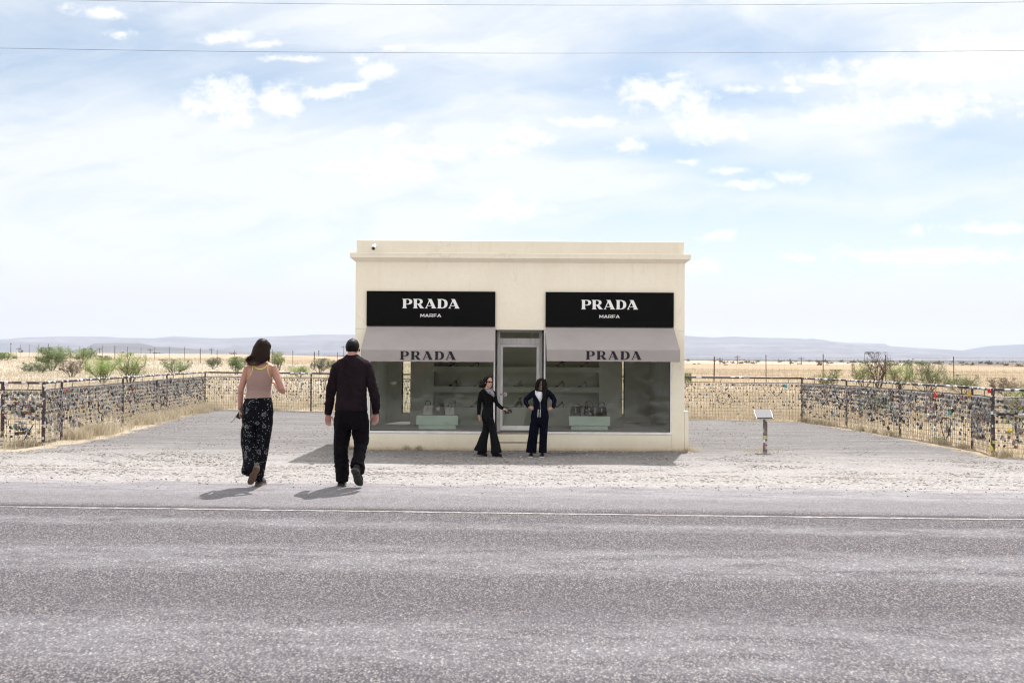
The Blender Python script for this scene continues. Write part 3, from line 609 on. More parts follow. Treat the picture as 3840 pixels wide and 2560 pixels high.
# interior shell
k = MB(); k.box(XL + T, WL1 - .02, YF + .06, BW, .22, ZS).box(WR0 + .02, XR - T, YF + .06, BW, .22, ZS).box(WL1 - .02, WR0 + .02, YF + .56, BW, .22, ZS); k.build('floor_slab', M['carpet'], shop)
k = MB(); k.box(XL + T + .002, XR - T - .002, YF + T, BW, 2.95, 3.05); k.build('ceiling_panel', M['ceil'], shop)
k = MB(); d = .012
k.box(XL + T + .002, XL + T + d, YF + T + .002, BW - .002, ZS + .002, 2.95).box(XR - T - d, XR - T - .002, YF + T + .002, BW - .002, ZS + .002, 2.95)
for a, c2 in ((XL + T + d, -2.78), (-1.55, 1.6), (2.86, XR - T - d)): k.box(a, c2, BW - d, BW - .003, ZS + .002, 2.95)
for a, c2 in ((-2.78, -1.55), (1.6, 2.86)): k.box(a, c2, BW - d, BW - .003, ZS + .002, .56).box(a, c2, BW - d, BW - .003, 2.6, 2.95)
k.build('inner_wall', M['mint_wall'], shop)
# shelving wall with its niches
SY = 23.7; k = MB(); ND = .44
k.box(-2.41, -1.86, SY, SY + .5, ZS + .002, 2.95).box(2.076, 2.63, SY, SY + .5, ZS + .002, 2.95).box(-1.86, 2.076, SY + ND, SY + .5, .82, 2.95)
k.box(-1.86, 2.076, SY, SY + .5, ZS + .002, .82)
for z0, z1 in ((1.175, 1.31), (1.657, 1.784), (2.15, 2.27), (2.62, 2.95)): k.box(-1.86, 2.076, SY, SY + ND, z0, z1)
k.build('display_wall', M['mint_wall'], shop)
# windows
def window(x0, x1, side):
    f = MB(); fw = .035; y0, y1 = YF - .004, YF + .085
    f.box(x0 + .001, x1 - .001, y0 - .01, y1, ZS - .028, ZS + .022).box(x0 + .001, x1 - .001, y0, y1, ZO - .05, ZO - .002)
    f.box(x0 + .002, x0 + fw, y0, y1, ZS + .022, ZO - .05).box(x1 - fw, x1 - .002, y0, y1, ZS + .022, ZO - .05)
    fr = f.build('window', M['alu_white'], shop, bevel=.003)
    g = MB(); g.box(x0 + fw, x1 - fw, YF + .03, YF + .036, ZS + .022, ZO - .05)
    g = g.build('pane', M['glass'], fr)
    s = MB(); a, b_, z0, z1, t_ = x0 + fw, x1 - fw, ZS + .022, ZO - .05, .012
    s.box(a, b_, YF + .018, YF + .028, z0, z0 + t_).box(a, a + t_, YF + .018, YF + .028, z0 + t_, z1).box(b_ - t_, b_, YF + .018, YF + .028, z0 + t_, z1); s.build('gasket', M['gasket'], fr)
window(WL0, WL1, -1); window(WR0, WR1, 1)
for x0, x1 in ((WL1 - .002, WL1 + .028), (WR0 - .028, WR0 + .002)):  # glazed returns of the door recess
    k = MB(); k.box(x0, x1, YF + .087, YF + .45, ZS + .0, ZS + .04).box(x0, x1, YF + .087, YF + .45, ZO - .05, ZO).box(x0, x1, YF + .087, YF + .11, ZS + .04, ZO - .05)
    r_ = k.build('window', M['gasket'], shop); g = MB(); g.box((x0 + x1) / 2 - .003, (x0 + x1) / 2 + .003, YF + .11, YF + .45, ZS + .04, ZO - .05); g.build('pane', M['glass_door'], r_)
for a, c2 in ((-2.78, -1.55), (1.6, 2.86)):
    k = MB(); k.box(a, a + .035, BW + .06, BW + .1, .56, 2.6).box(c2 - .035, c2, BW + .06, BW + .1, .56, 2.6).box(a + .035, c2 - .035, BW + .06, BW + .1, .56, .595).box(a + .035, c2 - .035, BW + .06, BW + .1, 2.565, 2.6)
    r_ = k.build('window', M['gasket'], shop); g = MB(); g.box(a + .035, c2 - .035, BW + .078, BW + .082, .595, 2.565); g.build('pane', M['glass_clear'], r_)
# recessed door
DY = YF + .45; dx0, dx1 = W(1864, 1500, DY).x, W(2032, 1500, DY).x
dz = lambda py: CAMZ + (1341.5 - py) / F * DY
k = MB(); jw = .062
k.box(dx0, dx0 + jw, DY, DY + .1, ZS - .02, ZO).box(dx1 - jw, dx1, DY, DY + .1, ZS - .02, ZO)
k.box(dx0 + jw, dx1 - jw, DY, DY + .1, ZO - .035, ZO).box(dx0 + jw, dx1 - jw, DY, DY + .1, dz(1291) , dz(1268))
k.box(dx1 - jw + .012, dx1 - jw + .018, DY - .012, DY, ZS, ZO - .04).box(dx1 - .03, dx1 - .022, DY - .012, DY, ZS, ZO - .04)
dfr = k.build('door_frame', M['alu'], shop, bevel=.003)
g = MB(); g.box(dx0 + jw, dx1 - jw, DY + .04, DY + .046, dz(1268), ZO - .035); g.build('transom_pane', M['glass_door'], dfr)
k = MB(); a, b_ = dx0 + jw + .004, dx1 - jw - .004; z0, z1 = dz(1613), dz(1291) - .004; s = .055
k.box(a, a + s, DY + .02, DY + .065, z0, z1).box(b_ - s, b_, DY + .02, DY + .065, z0, z1).box(a + s, b_ - s, DY + .02, DY + .065, z1 - s, z1).box(a + s, b_ - s, DY + .02, DY + .065, z0, z0 + .10)
door = k.build('door', M['alu_white'], shop, bevel=.003)
g = MB(); g.box(a + s, b_ - s, DY + .04, DY + .046, z0 + .10, z1 - s); g.build('door_pane', M['glass_door'], door)
k = MB(); lx, lz = a + s / 2, dz(1478); k.tube([(lx, DY + .022, lz), (lx, DY + .004, lz)], .022, 16); k.tube([(lx, DY + .006, lz), (lx, DY - .012, lz)], .012, 12); k.build('door_lock', mat('brass_lock', (.45, .36, .25), .35, .9), door)
sx_, sz_ = a + s + .06, dz(1479)
k = MB(); k.m = 0; k.tube([(sx_, DY + .0395, sz_), (sx_, DY + .036, sz_)], .042, 24); k.m = 1; k.box(sx_ - .03, sx_ + .03, DY + .0345, DY + .0355, sz_ + .010, sz_ + .020); k.box(sx_ - .034, sx_ + .034, DY + .0345, DY + .0355, sz_ - .002, sz_ + .004)
k.m = 2; k.tube([(sx_ - .012, DY + .0355, sz_ - .014), (sx_ - .012, DY + .0345, sz_ - .014)], .010, 10); k.tube([(sx_ + .012, DY + .0355, sz_ - .014), (sx_ + .012, DY + .0345, sz_ - .014)], .010, 10)
k.build('door_sticker', [mat('sticker_paper', (.70, .60, .62), .6), mat('sticker_ink', (.45, .18, .24), .6), mat('sticker_dark', (.06, .05, .07), .6)], door)
k = MB()
k.box(WL1 + .002, WR0 - .002, DY - .12, DY + .105, ZS - .3, ZS - .022).build('threshold', M['concrete'], shop)
k = MB(); k.box(WL1 + .002, WR0 - .002, YF + .10, DY - .122, -.3, .335).build('step', [M['stucco']], shop, bevel=.01)
k = MB(); k.box(WL1 + .002, WR0 - .002, YF - .03, YF + .098, -.3, .165).build('step', [M['stucco']], shop, bevel=.01)
k = MB(); k.box(WL1 + .004, WR0 - .004, YF - .034, YF + .10, .167, .182).build('step_edge', M['concrete'], shop)
# lettering
G = {}
def cb(p0, p1, p2, n=5): return [tuple((1 - t) ** 2 * a + 2 * t * (1 - t) * b + t * t * c for a, b, c in zip(p0, p1, p2)) for t in [i / n for i in range(1, n + 1)]]
G['P'] = (1.08, [[(0, 0), (.11, .11), (.11, .89), (0, 1), (.6, 1)] + cb((.6, 1), (1.08, .99), (1.08, .70)) + cb((1.08, .70), (1.08, .40), (.62, .40)) + [(.43, .42), (.43, .11), (.54, 0)],
                 [(.43, .93), (.54, .93)] + cb((.54, .93), (.78, .92), (.78, .70)) + cb((.78, .70), (.78, .48), (.54, .475)) + [(.43, .475)]])
G['R'] = (1.22, [[(0, 0), (.11, .11), (.11, .89), (0, 1), (.62, 1)] + cb((.62, 1), (1.05, .99), (1.05, .72)) + cb((1.05, .72), (1.04, .50), (.80, .455)) + [(1.08, .12), (1.22, 0), (.80, 0), (.52, .40), (.43, .42), (.43, .11), (.54, 0)],
                 [(.43, .93), (.54, .93)] + cb((.54, .93), (.76, .92), (.76, .71)) + cb((.76, .71), (.76, .50), (.54, .49)) + [(.43, .49)]])
G['A'] = (1.22, [[(0, 0), (.10, .10), (.44, .86), (.28, 1), (.70, 1), (1.12, .11), (1.22, 0), (.66, 0), (.76, .11), (.70, .245), (.255, .245), (.19, .11), (.30, 0)],
                 [(.285, .305), (.672, .305), (.485, .715)]])
G['D'] = (1.13, [[(0, 0), (.11, .11), (.11, .89), (0, 1), (.52, 1)] + cb((.52, 1), (1.13, .98), (1.13, .5)) + cb((1.13, .5), (1.13, .02), (.52, 0)), [(.43, .92), (.52, .92)] + cb((.52, .92), (.80, .88), (.80, .5)) + cb((.80, .5), (.80, .12), (.52, .08)) + [(.43, .08)]])
G['m'] = (1.25, [[(0, 0), (.19, 0), (.19, .64), (.56, .18), (.69, .18), (1.06, .64), (1.06, 0), (1.25, 0), (1.25, 1), (1.06, 1), (.625, .46), (.19, 1), (0, 1)]])
G['a'] = (1.25, [[(0, 0), (.22, 0), (.33, .19), (.92, .19), (1.03, 0), (1.25, 0), (.74, 1), (.51, 1)], [(.42, .35), (.83, .35), (.625, .78)]])
G['r'] = (1.1, [[(0, 0), (.19, 0), (.19, .32), (.58, .32), (.86, 0), (1.1, 0), (.82, .34)] + cb((.82, .34), (1.05, .42), (1.05, .67)) + cb((1.05, .67), (1.05, 1), (.76, 1)) + [(0, 1)], [(.19, .48), (.76, .48)] + cb((.76, .48), (.86, .5), (.86, .66)) + cb((.86, .66), (.86, .84), (.76, .84)) + [(.19, .84)]])
G['f'] = (.95, [[(0, 0), (.19, 0), (.19, .38), (.86, .38), (.86, .55), (.19, .55), (.19, .83), (.95, .83), (.95, 1), (0, 1)]])
def lettering(text, x0, x1, z0, z1, y, material, parent, th=.004):
    """cut-out letters between x0 and x1, facing the road"""
    widths = [G[ch][0] for ch in text]; h = z1 - z0; gap = ((x1 - x0) / h - sum(widths)) / (len(text) - 1)
    cu = bpy.data.curves.new('lettering', 'CURVE'); cu.dimensions = '2D'; cu.fill_mode = 'BOTH'; cu.extrude = th / 2; x = 0
    for ch, wd in zip(text, widths):
        for lp in G[ch][1]:
            sp = cu.splines.new('POLY'); sp.points.add(len(lp) - 1); sp.use_cyclic_u = True
            for pt, (a, b_) in zip(sp.points, lp): pt.co = ((x + a) * h, b_ * h, 0, 1)
        x += wd + gap
    o = bpy.data.objects.new('tmp', cu); COL.objects.link(o); dg = bpy.context.evaluated_depsgraph_get()
    me = bpy.data.meshes.new_from_object(o.evaluated_get(dg), depsgraph=dg); bpy.data.objects.remove(o)
    me.transform(Matrix.Translation((x0, y, z0)) @ Matrix.Rotation(R(90), 4, 'X'))
    return put_mesh(me, 'lettering', material, parent)
for x0, x1, t0, m0 in ((-3.14, -.365, (-2.374, -1.132), (-1.977, -1.529)), (.72, 3.485, (1.483, 2.718), (1.88, 2.319))):
    k = MB(); k.box(x0, x1, YF - .05, YF - .001, 2.675, 3.422); s_ = k.build('sign_panel', M['sign_black'], shop, bevel=.003)
    lettering('PRADA', t0[0], t0[1], 3.054, 3.256, YF - .053, M['letter_white'], s_); lettering('marfa', m0[0], m0[1], 2.865, 2.934, YF - .053, M['letter_white'], s_)
AY = YF - .85
for x0, x1, dzz, t0 in ((-3.135, -.362, 0, (-2.325, -1.16)), (.722, 3.488, .025, (1.53, 2.69))):
    zt, zm, zb = 2.672, 2.158 + dzz, 1.912 + dzz; k = MB(); nx_ = 40
    prof = [(YF - .004, zt)] + [(YF - .004 + (AY - YF + .004) * i / 8, zt + (zm - zt) * i / 8 - .012 * math.sin(math.pi * i / 8)) for i in range(1, 9)] + [(AY - .004, zm - .02), (AY - .003, zm - .12), (AY, zb)]
    def skin_(off):
        return [[(x0 + (x1 - x0) * i / nx_, y_ + off, z_ - off * .8 + (.0035 * math.sin(i * 1.9) if j > 9 else 0)) for j, (y_, z_) in enumerate(prof)] for i in range(nx_ + 1)]
    A_, B_ = skin_(0), skin_(.006); rings = [a + b[::-1] for a, b in zip(A_, B_)]
    k.loft(rings)
    for xx in (x0, x1):                                    # side cheeks
        n_ = len(prof); pts = [(xx + (.003 if xx == x0 else -.003), y_ + .008, z_ - .01) for y_, z_ in prof] + [(xx + (.003 if xx == x0 else -.003), YF - .004, zt - .12), ]
        k.add([(p_[0], p_[1], p_[2]) for p_ in pts], [tuple(range(len(pts)))])
    aw = k.build('awning', M['canvas'], shop, smooth=False)
    lettering('PRADA', t0[0], t0[1], 1.948 + dzz, 2.125 + dzz, AY - .009, M['letter_black'], aw, .002)
    f = MB()
    for xx in (x0 + .03, x1 - .03): f.tube([(xx, YF - .01, zb + .12), (xx, AY + .02, zb + .12)], .011, 8); f.tube([(xx, YF - .01, zt - .05), (xx, AY + .02, zm - .03)], .011, 8)
    f.tube([(x0 + .03, AY + .02, zm - .03), (x1 - .03, AY + .02, zm - .03)], .011, 8); f.build('awning_frame', M['alu'], aw)
# security camera hanging in front of the parapet
cc = W(1402, 926, 21.28); sc_ = empty('security_camera', cc, 'small white cylindrical security camera hanging at the left corner of the parapet', 'camera')
dd = (Vector((0, -.8, -.42))).normalized()
k = MB(); k.tube([cc - dd * .11, cc - dd * .10, cc + dd * .07, cc + dd * .08], [.040, .045, .045, .041], 20); k.build('housing', mat('camera_white', (.7, .7, .7), .35), sc_, smooth=False)
k = MB(); k.tube([cc + dd * .079, cc + dd * .088], .040, 20); k.m = 1; k.tube([cc + dd * .086, cc + dd * .092], .016, 14); k.build('lens', [mat('camera_face', (.10, .085, .08), .3), M['gasket']], sc_)
k = MB(); k.tube([cc + Vector((-.005, 0, .02)), cc + Vector((-.005, .05, .12)), Vector((cc.x - .005, YF + .02, 4.53)), Vector((cc.x - .005, YF + .1, 4.56))], .006, 6); k.tube([cc + Vector((0, 0, .05)), Vector((cc.x, YF + .012, cc.z + .05))], .014, 8); k.build('bracket', M['alu'], sc_)

# ------------------------------------------------------------------ goods on show
SHOE = {}
def shoe_mesh(kind):
    """high heels in profile, toe towards -x, sole on z=0"""
    k = MB(); L = .20
    sole = [(-.5, .012), (-.44, .004), (-.30, .004), (-.18, .012), (-.05, .035), (.12, .072), (.28, .095), (.44, .10)]
    rings = []
    for i, (x, z) in enumerate(sole):
        wv = (.018, .034, .038, .034, .026, .022, .025, .022)[i]
        top = {'pump': (.014, .030, .042, .040, .030, .028, .045, .055), 'bootie': (.014, .035, .055, .075, .10, .13, .15, .15), 'strap': (.010, .022, .030, .022, .010, .010, .016, .022)}[kind][i]
        rings.append([(x * L / 1 * 1.05, wv * math.cos(a), z + (top * math.sin(a) if math.sin(a) > 0 else .004 * math.sin(a))) for a in [2 * math.pi * q / 12 for q in range(12)]])
    k.loft(rings)
    k.tube([(.088, 0, .10), (.094, 0, .05), (.096, 0, 0)], [.014, .008, .006] if kind != 'bootie' else [.024, .018, .016], 8)
    if kind == 'strap':
        for zz, rr in ((.150, .026), (.125, .024)):
            k.tube([(.07 + rr * math.cos(q) * 1.3, rr * math.sin(q), zz + .01 * math.cos(q)) for q in [2 * math.pi * i / 14 for i in range(15)]], .004, 5, cap=False)
        k.tube([(.09, 0, .10), (.092, 0, .16)], .005, 5); k.tube([(-.03, .0, .05), (.05, 0, .14)], .004, 5)
    return k
def put_shoe(px, py, Y, kind, col, label, flip=False, scale=1.0):
    k = shoe_mesh(kind); p = W(px, py, Y); z = {0: .82, 1: 1.31, 2: 1.784}[min((0, 1, 2), key=lambda i: abs((.82, 1.31, 1.784)[i] - p.z))] if py < 1560 else p.z
    m = mat('shoe_leather', col, .45, spec=.2, var=.2, vscale=20)
    me = k.mesh('high_heel_shoe', m, Vector((0, 0, 0)), True); bm = bmesh.new(); bm.from_mesh(me); bmesh.ops.recalc_face_normals(bm, faces=bm.faces); bm.to_mesh(me); bm.free()
    o = link('high_heel_shoe', me, None, Vector((p.x, Y, z + .001)), label=label, cat='shoe', group='shoes on the display shelves')
    o.scale = (scale * (-1 if flip else 1), scale, scale)
sy = SY + .12
BLK, BRN, TAN, RED = (.012, .011, .012), (.06, .03, .02), (.22, .12, .06), (.20, .035, .03)
for a in [(1699, 1448, sy, 'pump', BLK, 'black pump on the middle shelf behind the left window'), (1790, 1448, sy, 'strap', BRN, 'brown strappy heel on the middle shelf left of the striding woman'),
          (1694, 1526, sy, 'strap', BLK, 'black strappy heel on the bottom shelf above the pale grey bag'), (1779, 1527, sy, 'strap', BRN, 'brown strappy heel on the bottom shelf left of the striding woman'),
          (1940, 1450, sy, 'strap', (.10, .05, .03), 'brown heel on the middle shelf seen through the door'), (1941, 1527, sy, 'bootie', (.035, .03, .028), 'dark ankle boot on the bottom shelf seen through the door'),
          (2098, 1450, sy, 'strap', (.05, .025, .02), 'dark strappy heel on the middle shelf right of the standing woman'), (2097, 1528, sy, 'pump', (.02, .014, .016), 'black pump on the bottom shelf right of the standing woman'),
          (2184, 1450, sy, 'strap', TAN, 'tan strappy sandal on the middle shelf behind the right window'), (2187, 1528, sy, 'pump', RED, 'red brown pump on the bottom shelf behind the black handbags'),
          (1700, 1374, sy, 'pump', BLK, 'black heel on the top shelf under the left awning'), (1780, 1374, sy, 'strap', BLK, 'black strappy heel on the top shelf above the striding woman'), (2098, 1376, sy, 'pump', BLK, 'black heel on the top shelf at the left of the right window'),
          (2190, 1376, sy, 'strap', BRN, 'brown heel on the top shelf at the right of the right window')]:
    put_shoe(*a)
PY = 22.35
def plinth(px0, px1, label):
    x0, x1 = W(px0, 1580, PY).x, W(px1, 1580, PY).x
    t_ = empty('display_plinth', ((x0 + x1) / 2, PY + .24, ZS), label, 'plinth', 'mint display plinths'); k = MB(); k.box(x0, x1, PY, PY + .48, .485, .70); k.build('top_block', M['mint'], t_, bevel=.004)
    k = MB(); k.box(x0 + .05, x1 - .05, PY + .03, PY + .45, ZS + .002, .483); k.build('base', M['mint'], t_, bevel=.004)
plinth(1561, 1717, 'pale mint display plinth with three light bags in the left window'); plinth(2134, 2288, 'pale mint display plinth with three black handbags in the right window')
def floral():
    m = bpy.data.materials.new('dark_floral_print'); m.use_nodes = True; t = NT(m.node_tree); b = m.node_tree.nodes['Principled BSDF']
    co = t.n('ShaderNodeTexCoord').outputs['Object']; v = t.n('ShaderNodeTexVoronoi', {'Vector': co, 'Scale': 11.0}); sc = t.n('ShaderNodeSeparateColor', {0: v.outputs['Color']})
    f = t.m('MULTIPLY', t.ss(v.outputs['Distance'], .55, .3), t.m('GREATER_THAN', sc.outputs[0], .45))
    t.set(b.inputs['Base Color'], t.mix(f, (.02, .016, .022), t.mix(sc.outputs[1], (.5, .22, .2), (.6, .5, .45)))); return m
def bag(px0, px1, py_top, py_bot, hpy, mt, hm, label, hw=.55, Y=None, studs=False, tall=False):
    Y = Y or PY + .16; a, b_ = W(px0, 1550, Y), W(px1, 1550, Y); z0 = .702; h = (py_bot - py_top) / F * Y; x0, x1 = a.x, b_.x; cx = (x0 + x1) / 2; wd = x1 - x0
    t_ = empty('handbag', (cx, Y, z0), label, 'handbag', 'handbags on the display plinths'); k = MB(); tp = .06 * wd; dp = .065
    rings = []
    for q, ins, dd_ in ((0, .012, dp), (.06, 0, dp + .006), (.5, tp * .5, dp * .85), (.93, tp, dp * .5), (1, tp + .01, dp * .38)):
        z = z0 + h * q; r_ = .012; xs_ = (x0 + ins, x1 - ins); rings.append([(xs_[0], Y - dd_ + r_, z), (xs_[0] + r_, Y - dd_, z), (xs_[1] - r_, Y - dd_, z), (xs_[1], Y - dd_ + r_, z), (xs_[1], Y + dd_ - r_, z), (xs_[1] - r_, Y + dd_, z), (xs_[0] + r_, Y + dd_, z), (xs_[0], Y + dd_ - r_, z)])
    k.loft(rings); k.build('bag_body', mt, t_)
    hh = (py_top - hpy) / F * Y; k = MB()
    k.tube([(cx + wd * hw / 2 * math.cos(q), Y - .02, z0 + h * .98 + hh * math.sin(q) ** .7) for q in [math.pi * i / 14 for i in range(15)]], .007, 7); k.build('handle', hm, t_)
    k = MB(); k.box(cx - .012, cx + .012, Y - dp * .75 - .008, Y - dp * .6, z0 + h * .55, z0 + h * .86); k.tube([(cx, Y - dp * .9 - .01, z0 + h * .42), (cx, Y - dp * .9 - .002, z0 + h * .42)], .010, 10); k.build('clasp', mat('clasp_metal', (.3, .28, .25), .3, .9), t_)
    if studs:
        for u, v_, r_ in ((.25, .62, .012), (.62, .22, .022), (.48, .25, .010)):
            xx = x0 + wd * u; zz = z0 + h * v_; yy = Y - dp * (1 - .25 * v_) - .006; k = MB(); k.tube([(xx, yy, zz), (xx, yy - .004, zz)], r_, 8); k.build('flower_applique', mat('silver_flower', (.45, .46, .5), .4, .4), t_)
lb = mat('bag_black', (.004, .004, .0045), .5, spec=.12, var=.2, vscale=12); lg = mat('bag_pale', (.50, .45, .47), .5, var=.06, vscale=6); hb = mat('bag_handle_black', (.008, .008, .008), .5, spec=.15); hbr = mat('bag_handle_brown', (.07, .035, .022), .4)
bag(1586, 1624, 1519, 1554, 1500, lg, hb, 'pale lilac grey structured handbag at the left of the left plinth')
bag(1627, 1668, 1520, 1556, 1514, floral(), hb, 'dark floral print handbag in the middle of the left plinth')
bag(1669, 1707, 1527, 1556, 1512, lg, hb, 'pale grey shopper bag at the right of the left plinth', hw=.4)
bag(2138, 2179, 1528, 1563, 1517, lb, hbr, 'black handbag with brown handle at the left of the right plinth', hw=.75)
bag(2189, 2228, 1528, 1563, 1508, lb, hb, 'black handbag with silver flowers and tall handle on the right plinth', hw=.68, studs=True)
bag(2236, 2276, 1530, 1563, 1512, lb, hb, 'plain black handbag with arched handle at the right of the right plinth', hw=.62)
# ================================================================== PADLOCK FENCE
FH, FR2 = 1.385, 1.225
def gp(px, py): p = at(px, py); return Vector((p.x, p.y, 0))
PL = [gp(229, 1650), gp(459, 1600), gp(624, 1562), gp(768, 1533)]
PR = [gp(3007, 1577), gp(3174, 1599), gp(3375, 1634), gp(3646, 1682)]
g1, g0 = gp(162, 1670), gp(8, 1668); g00 = g0 + (g0 - g1).normalized() * 1.6
h1 = gp(3724, 1706); h2 = h1 + (gp(3840, 1713) - h1).normalized() * 2.4
bk = [PL[3].lerp(PR[0], i / 5) for i in range(6)]
RUNS = [dict(p=[g00, g0, g1], mid=.87, who='leftmost gate panel of the fence', rail='sticker_rail'),
        dict(p=[g1, PL[0]], mid=None, who='narrow panel beside the left gate', rail='sticker_rail'),
        dict(p=PL, mid=None, who='long left side of the fence', rail='sticker_rail'),
        dict(p=bk, mid=None, who='back stretch of the fence behind the shop', rail='sticker_rail_back'),
        dict(p=PR, mid=None, who='long right side of the fence', rail='sticker_rail'),
        dict(p=[PR[3], h1], mid=None, who='narrow panel beside the right gate', rail='sticker_rail'),
        dict(p=[h1, h2], mid=.87, who='rightmost gate panel of the fence', rail='sticker_rail')]
for r_ in RUNS:
    for p_ in r_['p']: p_.z = H(p_.x, p_.y)
FLAB = ['gate panel at the far left of the stickered padlock fence, with a middle rail', 'narrow fence panel hung with padlocks, just right of the left gate panel', 'long left side of the padlock fence, dry grass growing along its foot',
        'back stretch of the padlock fence running behind the shop', 'long right side of the padlock fence running away to the back corner', 'narrow fence panel hung with padlocks, just left of the right gate panel', 'gate panel at the far right of the padlock fence, with a middle rail']
for ri, r_ in enumerate(RUNS):
    P_ = r_['p']; fo = empty('padlock_fence', P_[0], FLAB[ri], 'fence', 'panels of the padlock fence'); r_['o'] = fo
    start = 1 if ri in (1, 3, 5) or ri == 6 else 0
    if ri == 3: plist = P_[1:-1]
    elif ri in (1, 5): plist = []
    elif ri == 6: plist = P_
    else: plist = P_
    for i, p in enumerate(plist):
        rr = .039 if (ri in (0, 6) ) else .029
        k = MB(); hgt = FH + .02
        if ri in (0, 6): k.tube([p + Vector((0, 0, -.3)), p + Vector((0, 0, hgt))], rr, 12)
        else: k.tube([p + Vector((0, 0, -.3)), p + Vector((0, 0, hgt))], rr, 10)
        k.build('fence_post', M['sticker_post'] if (ri in (0, 6) or (ri == 2 and i == 0)) else M['sticker_bare'], fo)
    k = MB(); up = lambda p, z: p + Vector((0, 0, z))
    for a, b in zip(P_[:-1], P_[1:]):
        n = max(2, int((b - a).length / .8)); pts = [up(a.lerp(b, i / n), FH - .002 * math.sin(i * 2.1)) for i in range(n + 1)]
        k.tube(pts, .030, 10)
    k.build('top_rail', M[r_['rail']], fo, smooth=True)
    k = MB()
    for a, b in zip(P_[:-1], P_[1:]):
        n = max(2, int((b - a).length / .9)); k.tube([up(a.lerp(b, i / n), FR2 + .006 * math.sin(i * 1.7)) for i in range(n + 1)], .011, 6)
        m_ = max(1, int((b - a).length / 1.0))
        for i in range(1, m_ + 1):
            q = a.lerp(b, (i - .4) / m_); k.tube([up(q, FR2), up(q + (b - a).normalized() * .03, FH)], .008, 5)
    k.build('lower_rail', M['black_steel'], fo)
    if r_['mid']:
        k = MB(); [k.tube([up(a, r_['mid']), up(b, r_['mid'])], .036, 10) for a, b in zip(P_[:-1], P_[1:])]; k.build('middle_rail', M['sticker_rail'], fo, smooth=True)
    k = MB(); wr = .0042
    for a, b in zip(P_[:-1], P_[1:]):
        L = (b - a).length; d = (b - a) / L; nrm = Vector((d.y, -d.x, 0)) * .0
        n = int(L / .1)
        for i in range(1, n + 1):
            q = a + d * (i * L / (n + 1)); lean = .008 * math.sin(i * .9 + ri); k.tube([up(q, .02), up(q + d * lean, FR2)], wr, 3, cap=False)
        for j in range(12):
            z = .06 + j * .104; m_ = max(2, int(L / .5)); k.tube([up(a.lerp(b, i / m_), z + .006 * math.sin(i * 1.3 + j)) for i in range(m_ + 1)], wr, 3, cap=False)
    k.build('wire_mesh', M['wire'], fo, fix=False)

# ------------------------------------------------------------------ padlocks
LC = {'silver': ((.40, .40, .42), .4, .6, .30), 'dull grey': ((.20, .195, .20), .5, .3, .30), 'black': ((.02, .02, .022), .4, .1, .24), 'brass': ((.30, .23, .13), .5, .5, .08), 'rusty': ((.20, .10, .06), .8, .1, .05),
      'red': ((.22, .05, .045), .5, 0, .022), 'blue': ((.05, .085, .17), .5, 0, .02), 'pink': ((.36, .14, .20), .5, 0, .010), 'teal': ((.06, .22, .21), .5, 0, .010), 'white': ((.55, .54, .54), .5, 0, .03)}
LN = list(LC); LM = [mat('padlock_' + n.replace(' ', '_'), LC[n][0], LC[n][1], LC[n][2], var=.15, vscale=40) for n in LN]
shk = mat('shackle_steel', (.5, .5, .5), .3, .9)
def lock_geo(k, c, d, s, shape, mi, sh_mi, rot=0.0, open_=0):
    n = Vector((d.y, -d.x, 0)); u = Vector((0, 0, 1)); a = d * math.cos(rot) + u * math.sin(rot); b = u * math.cos(rot) - d * math.sin(rot)
    cb_ = c - b * s * 1.0; k.m = mi
    if shape == 0: k.obox(cb_ - b * s * .55, a * s * .55, n * s * .28, b * s * .5)
    elif shape == 1: k.tube([cb_ - b * s * .6 - n * s * .25, cb_ - b * s * .6 + n * s * .25], s * .62, 8, ref=(0, 0, 1))
    else: k.obox(cb_ - b * s * .65, a * s * .42, n * s * .26, b * s * .68)
    k.m = sh_mi; k.tube([cb_ - a * s * .3 - b * s * .15, cb_ - a * s * .3 + b * s * .55, cb_ + b * s * .9, cb_ + a * s * .3 + b * s * .55, cb_ + a * s * .3 - b * s * .15], s * .085, 3, cap=False)
cand = []
rl = random.Random(21)
for ri, r_ in enumerate(RUNS):
    P_ = r_['p']
    for a, b in zip(P_[:-1], P_[1:]):
        L = (b - a).length; d = (b - a) / L; n = int(L / .1); back = ri == 3
        for i in range(n + 1):
            dens = .5 + 1.1 * mnoise.noise(Vector(((a.x + d.x * i * .1) * .9, (a.y + d.y * i * .1) * .9, ri * 3.3)))
            for j in range(2, 13):
                z = .06 + j * .104 if j < 12 else FR2
                q = z / FR2
                if back: pr = .88 if q > .93 else (.80 if q > .5 else .45 if q > .33 else .10)
                elif ri in (0, 6): pr = .95 if q > .62 else (.15 if .55 < q <= .62 else .68 if q > .2 else .3)
                else: pr = (.95 if q > .6 else .72 if q > .42 else .42 if q > .25 else .16) * (.70 + .55 * dens)
                reps = 1 if back else (3 if q > .85 else 2 if q > .6 else 1)
                for _ in range(reps):
                    if rl.random() > pr: continue
                    s = (.038 if back else .041) * rl.uniform(.7, 1.3) * (1.45 if rl.random() < .07 else 1)
                    off = rl.uniform(-.035, .035)
                    c = a + d * min(L - .02, max(.02, i * .1 + off)); c = Vector((c.x, c.y, c.z + z - rl.uniform(0, .01)))
                    nr = Vector((d.y, -d.x, 0)); nr = nr if nr.dot(Vector((0, 0, 0)) - c) > 0 else -nr
                    c = c + nr * rl.uniform(.004, .028)
                    cand.append((ri, c, d, s, rl.choices((0, 1, 2), (5, 3, 2))[0], rl.choices(range(10), [LC[n_][3] for n_ in LN])[0], rl.gauss(0, .35) if not back else rl.gauss(0, .2)))
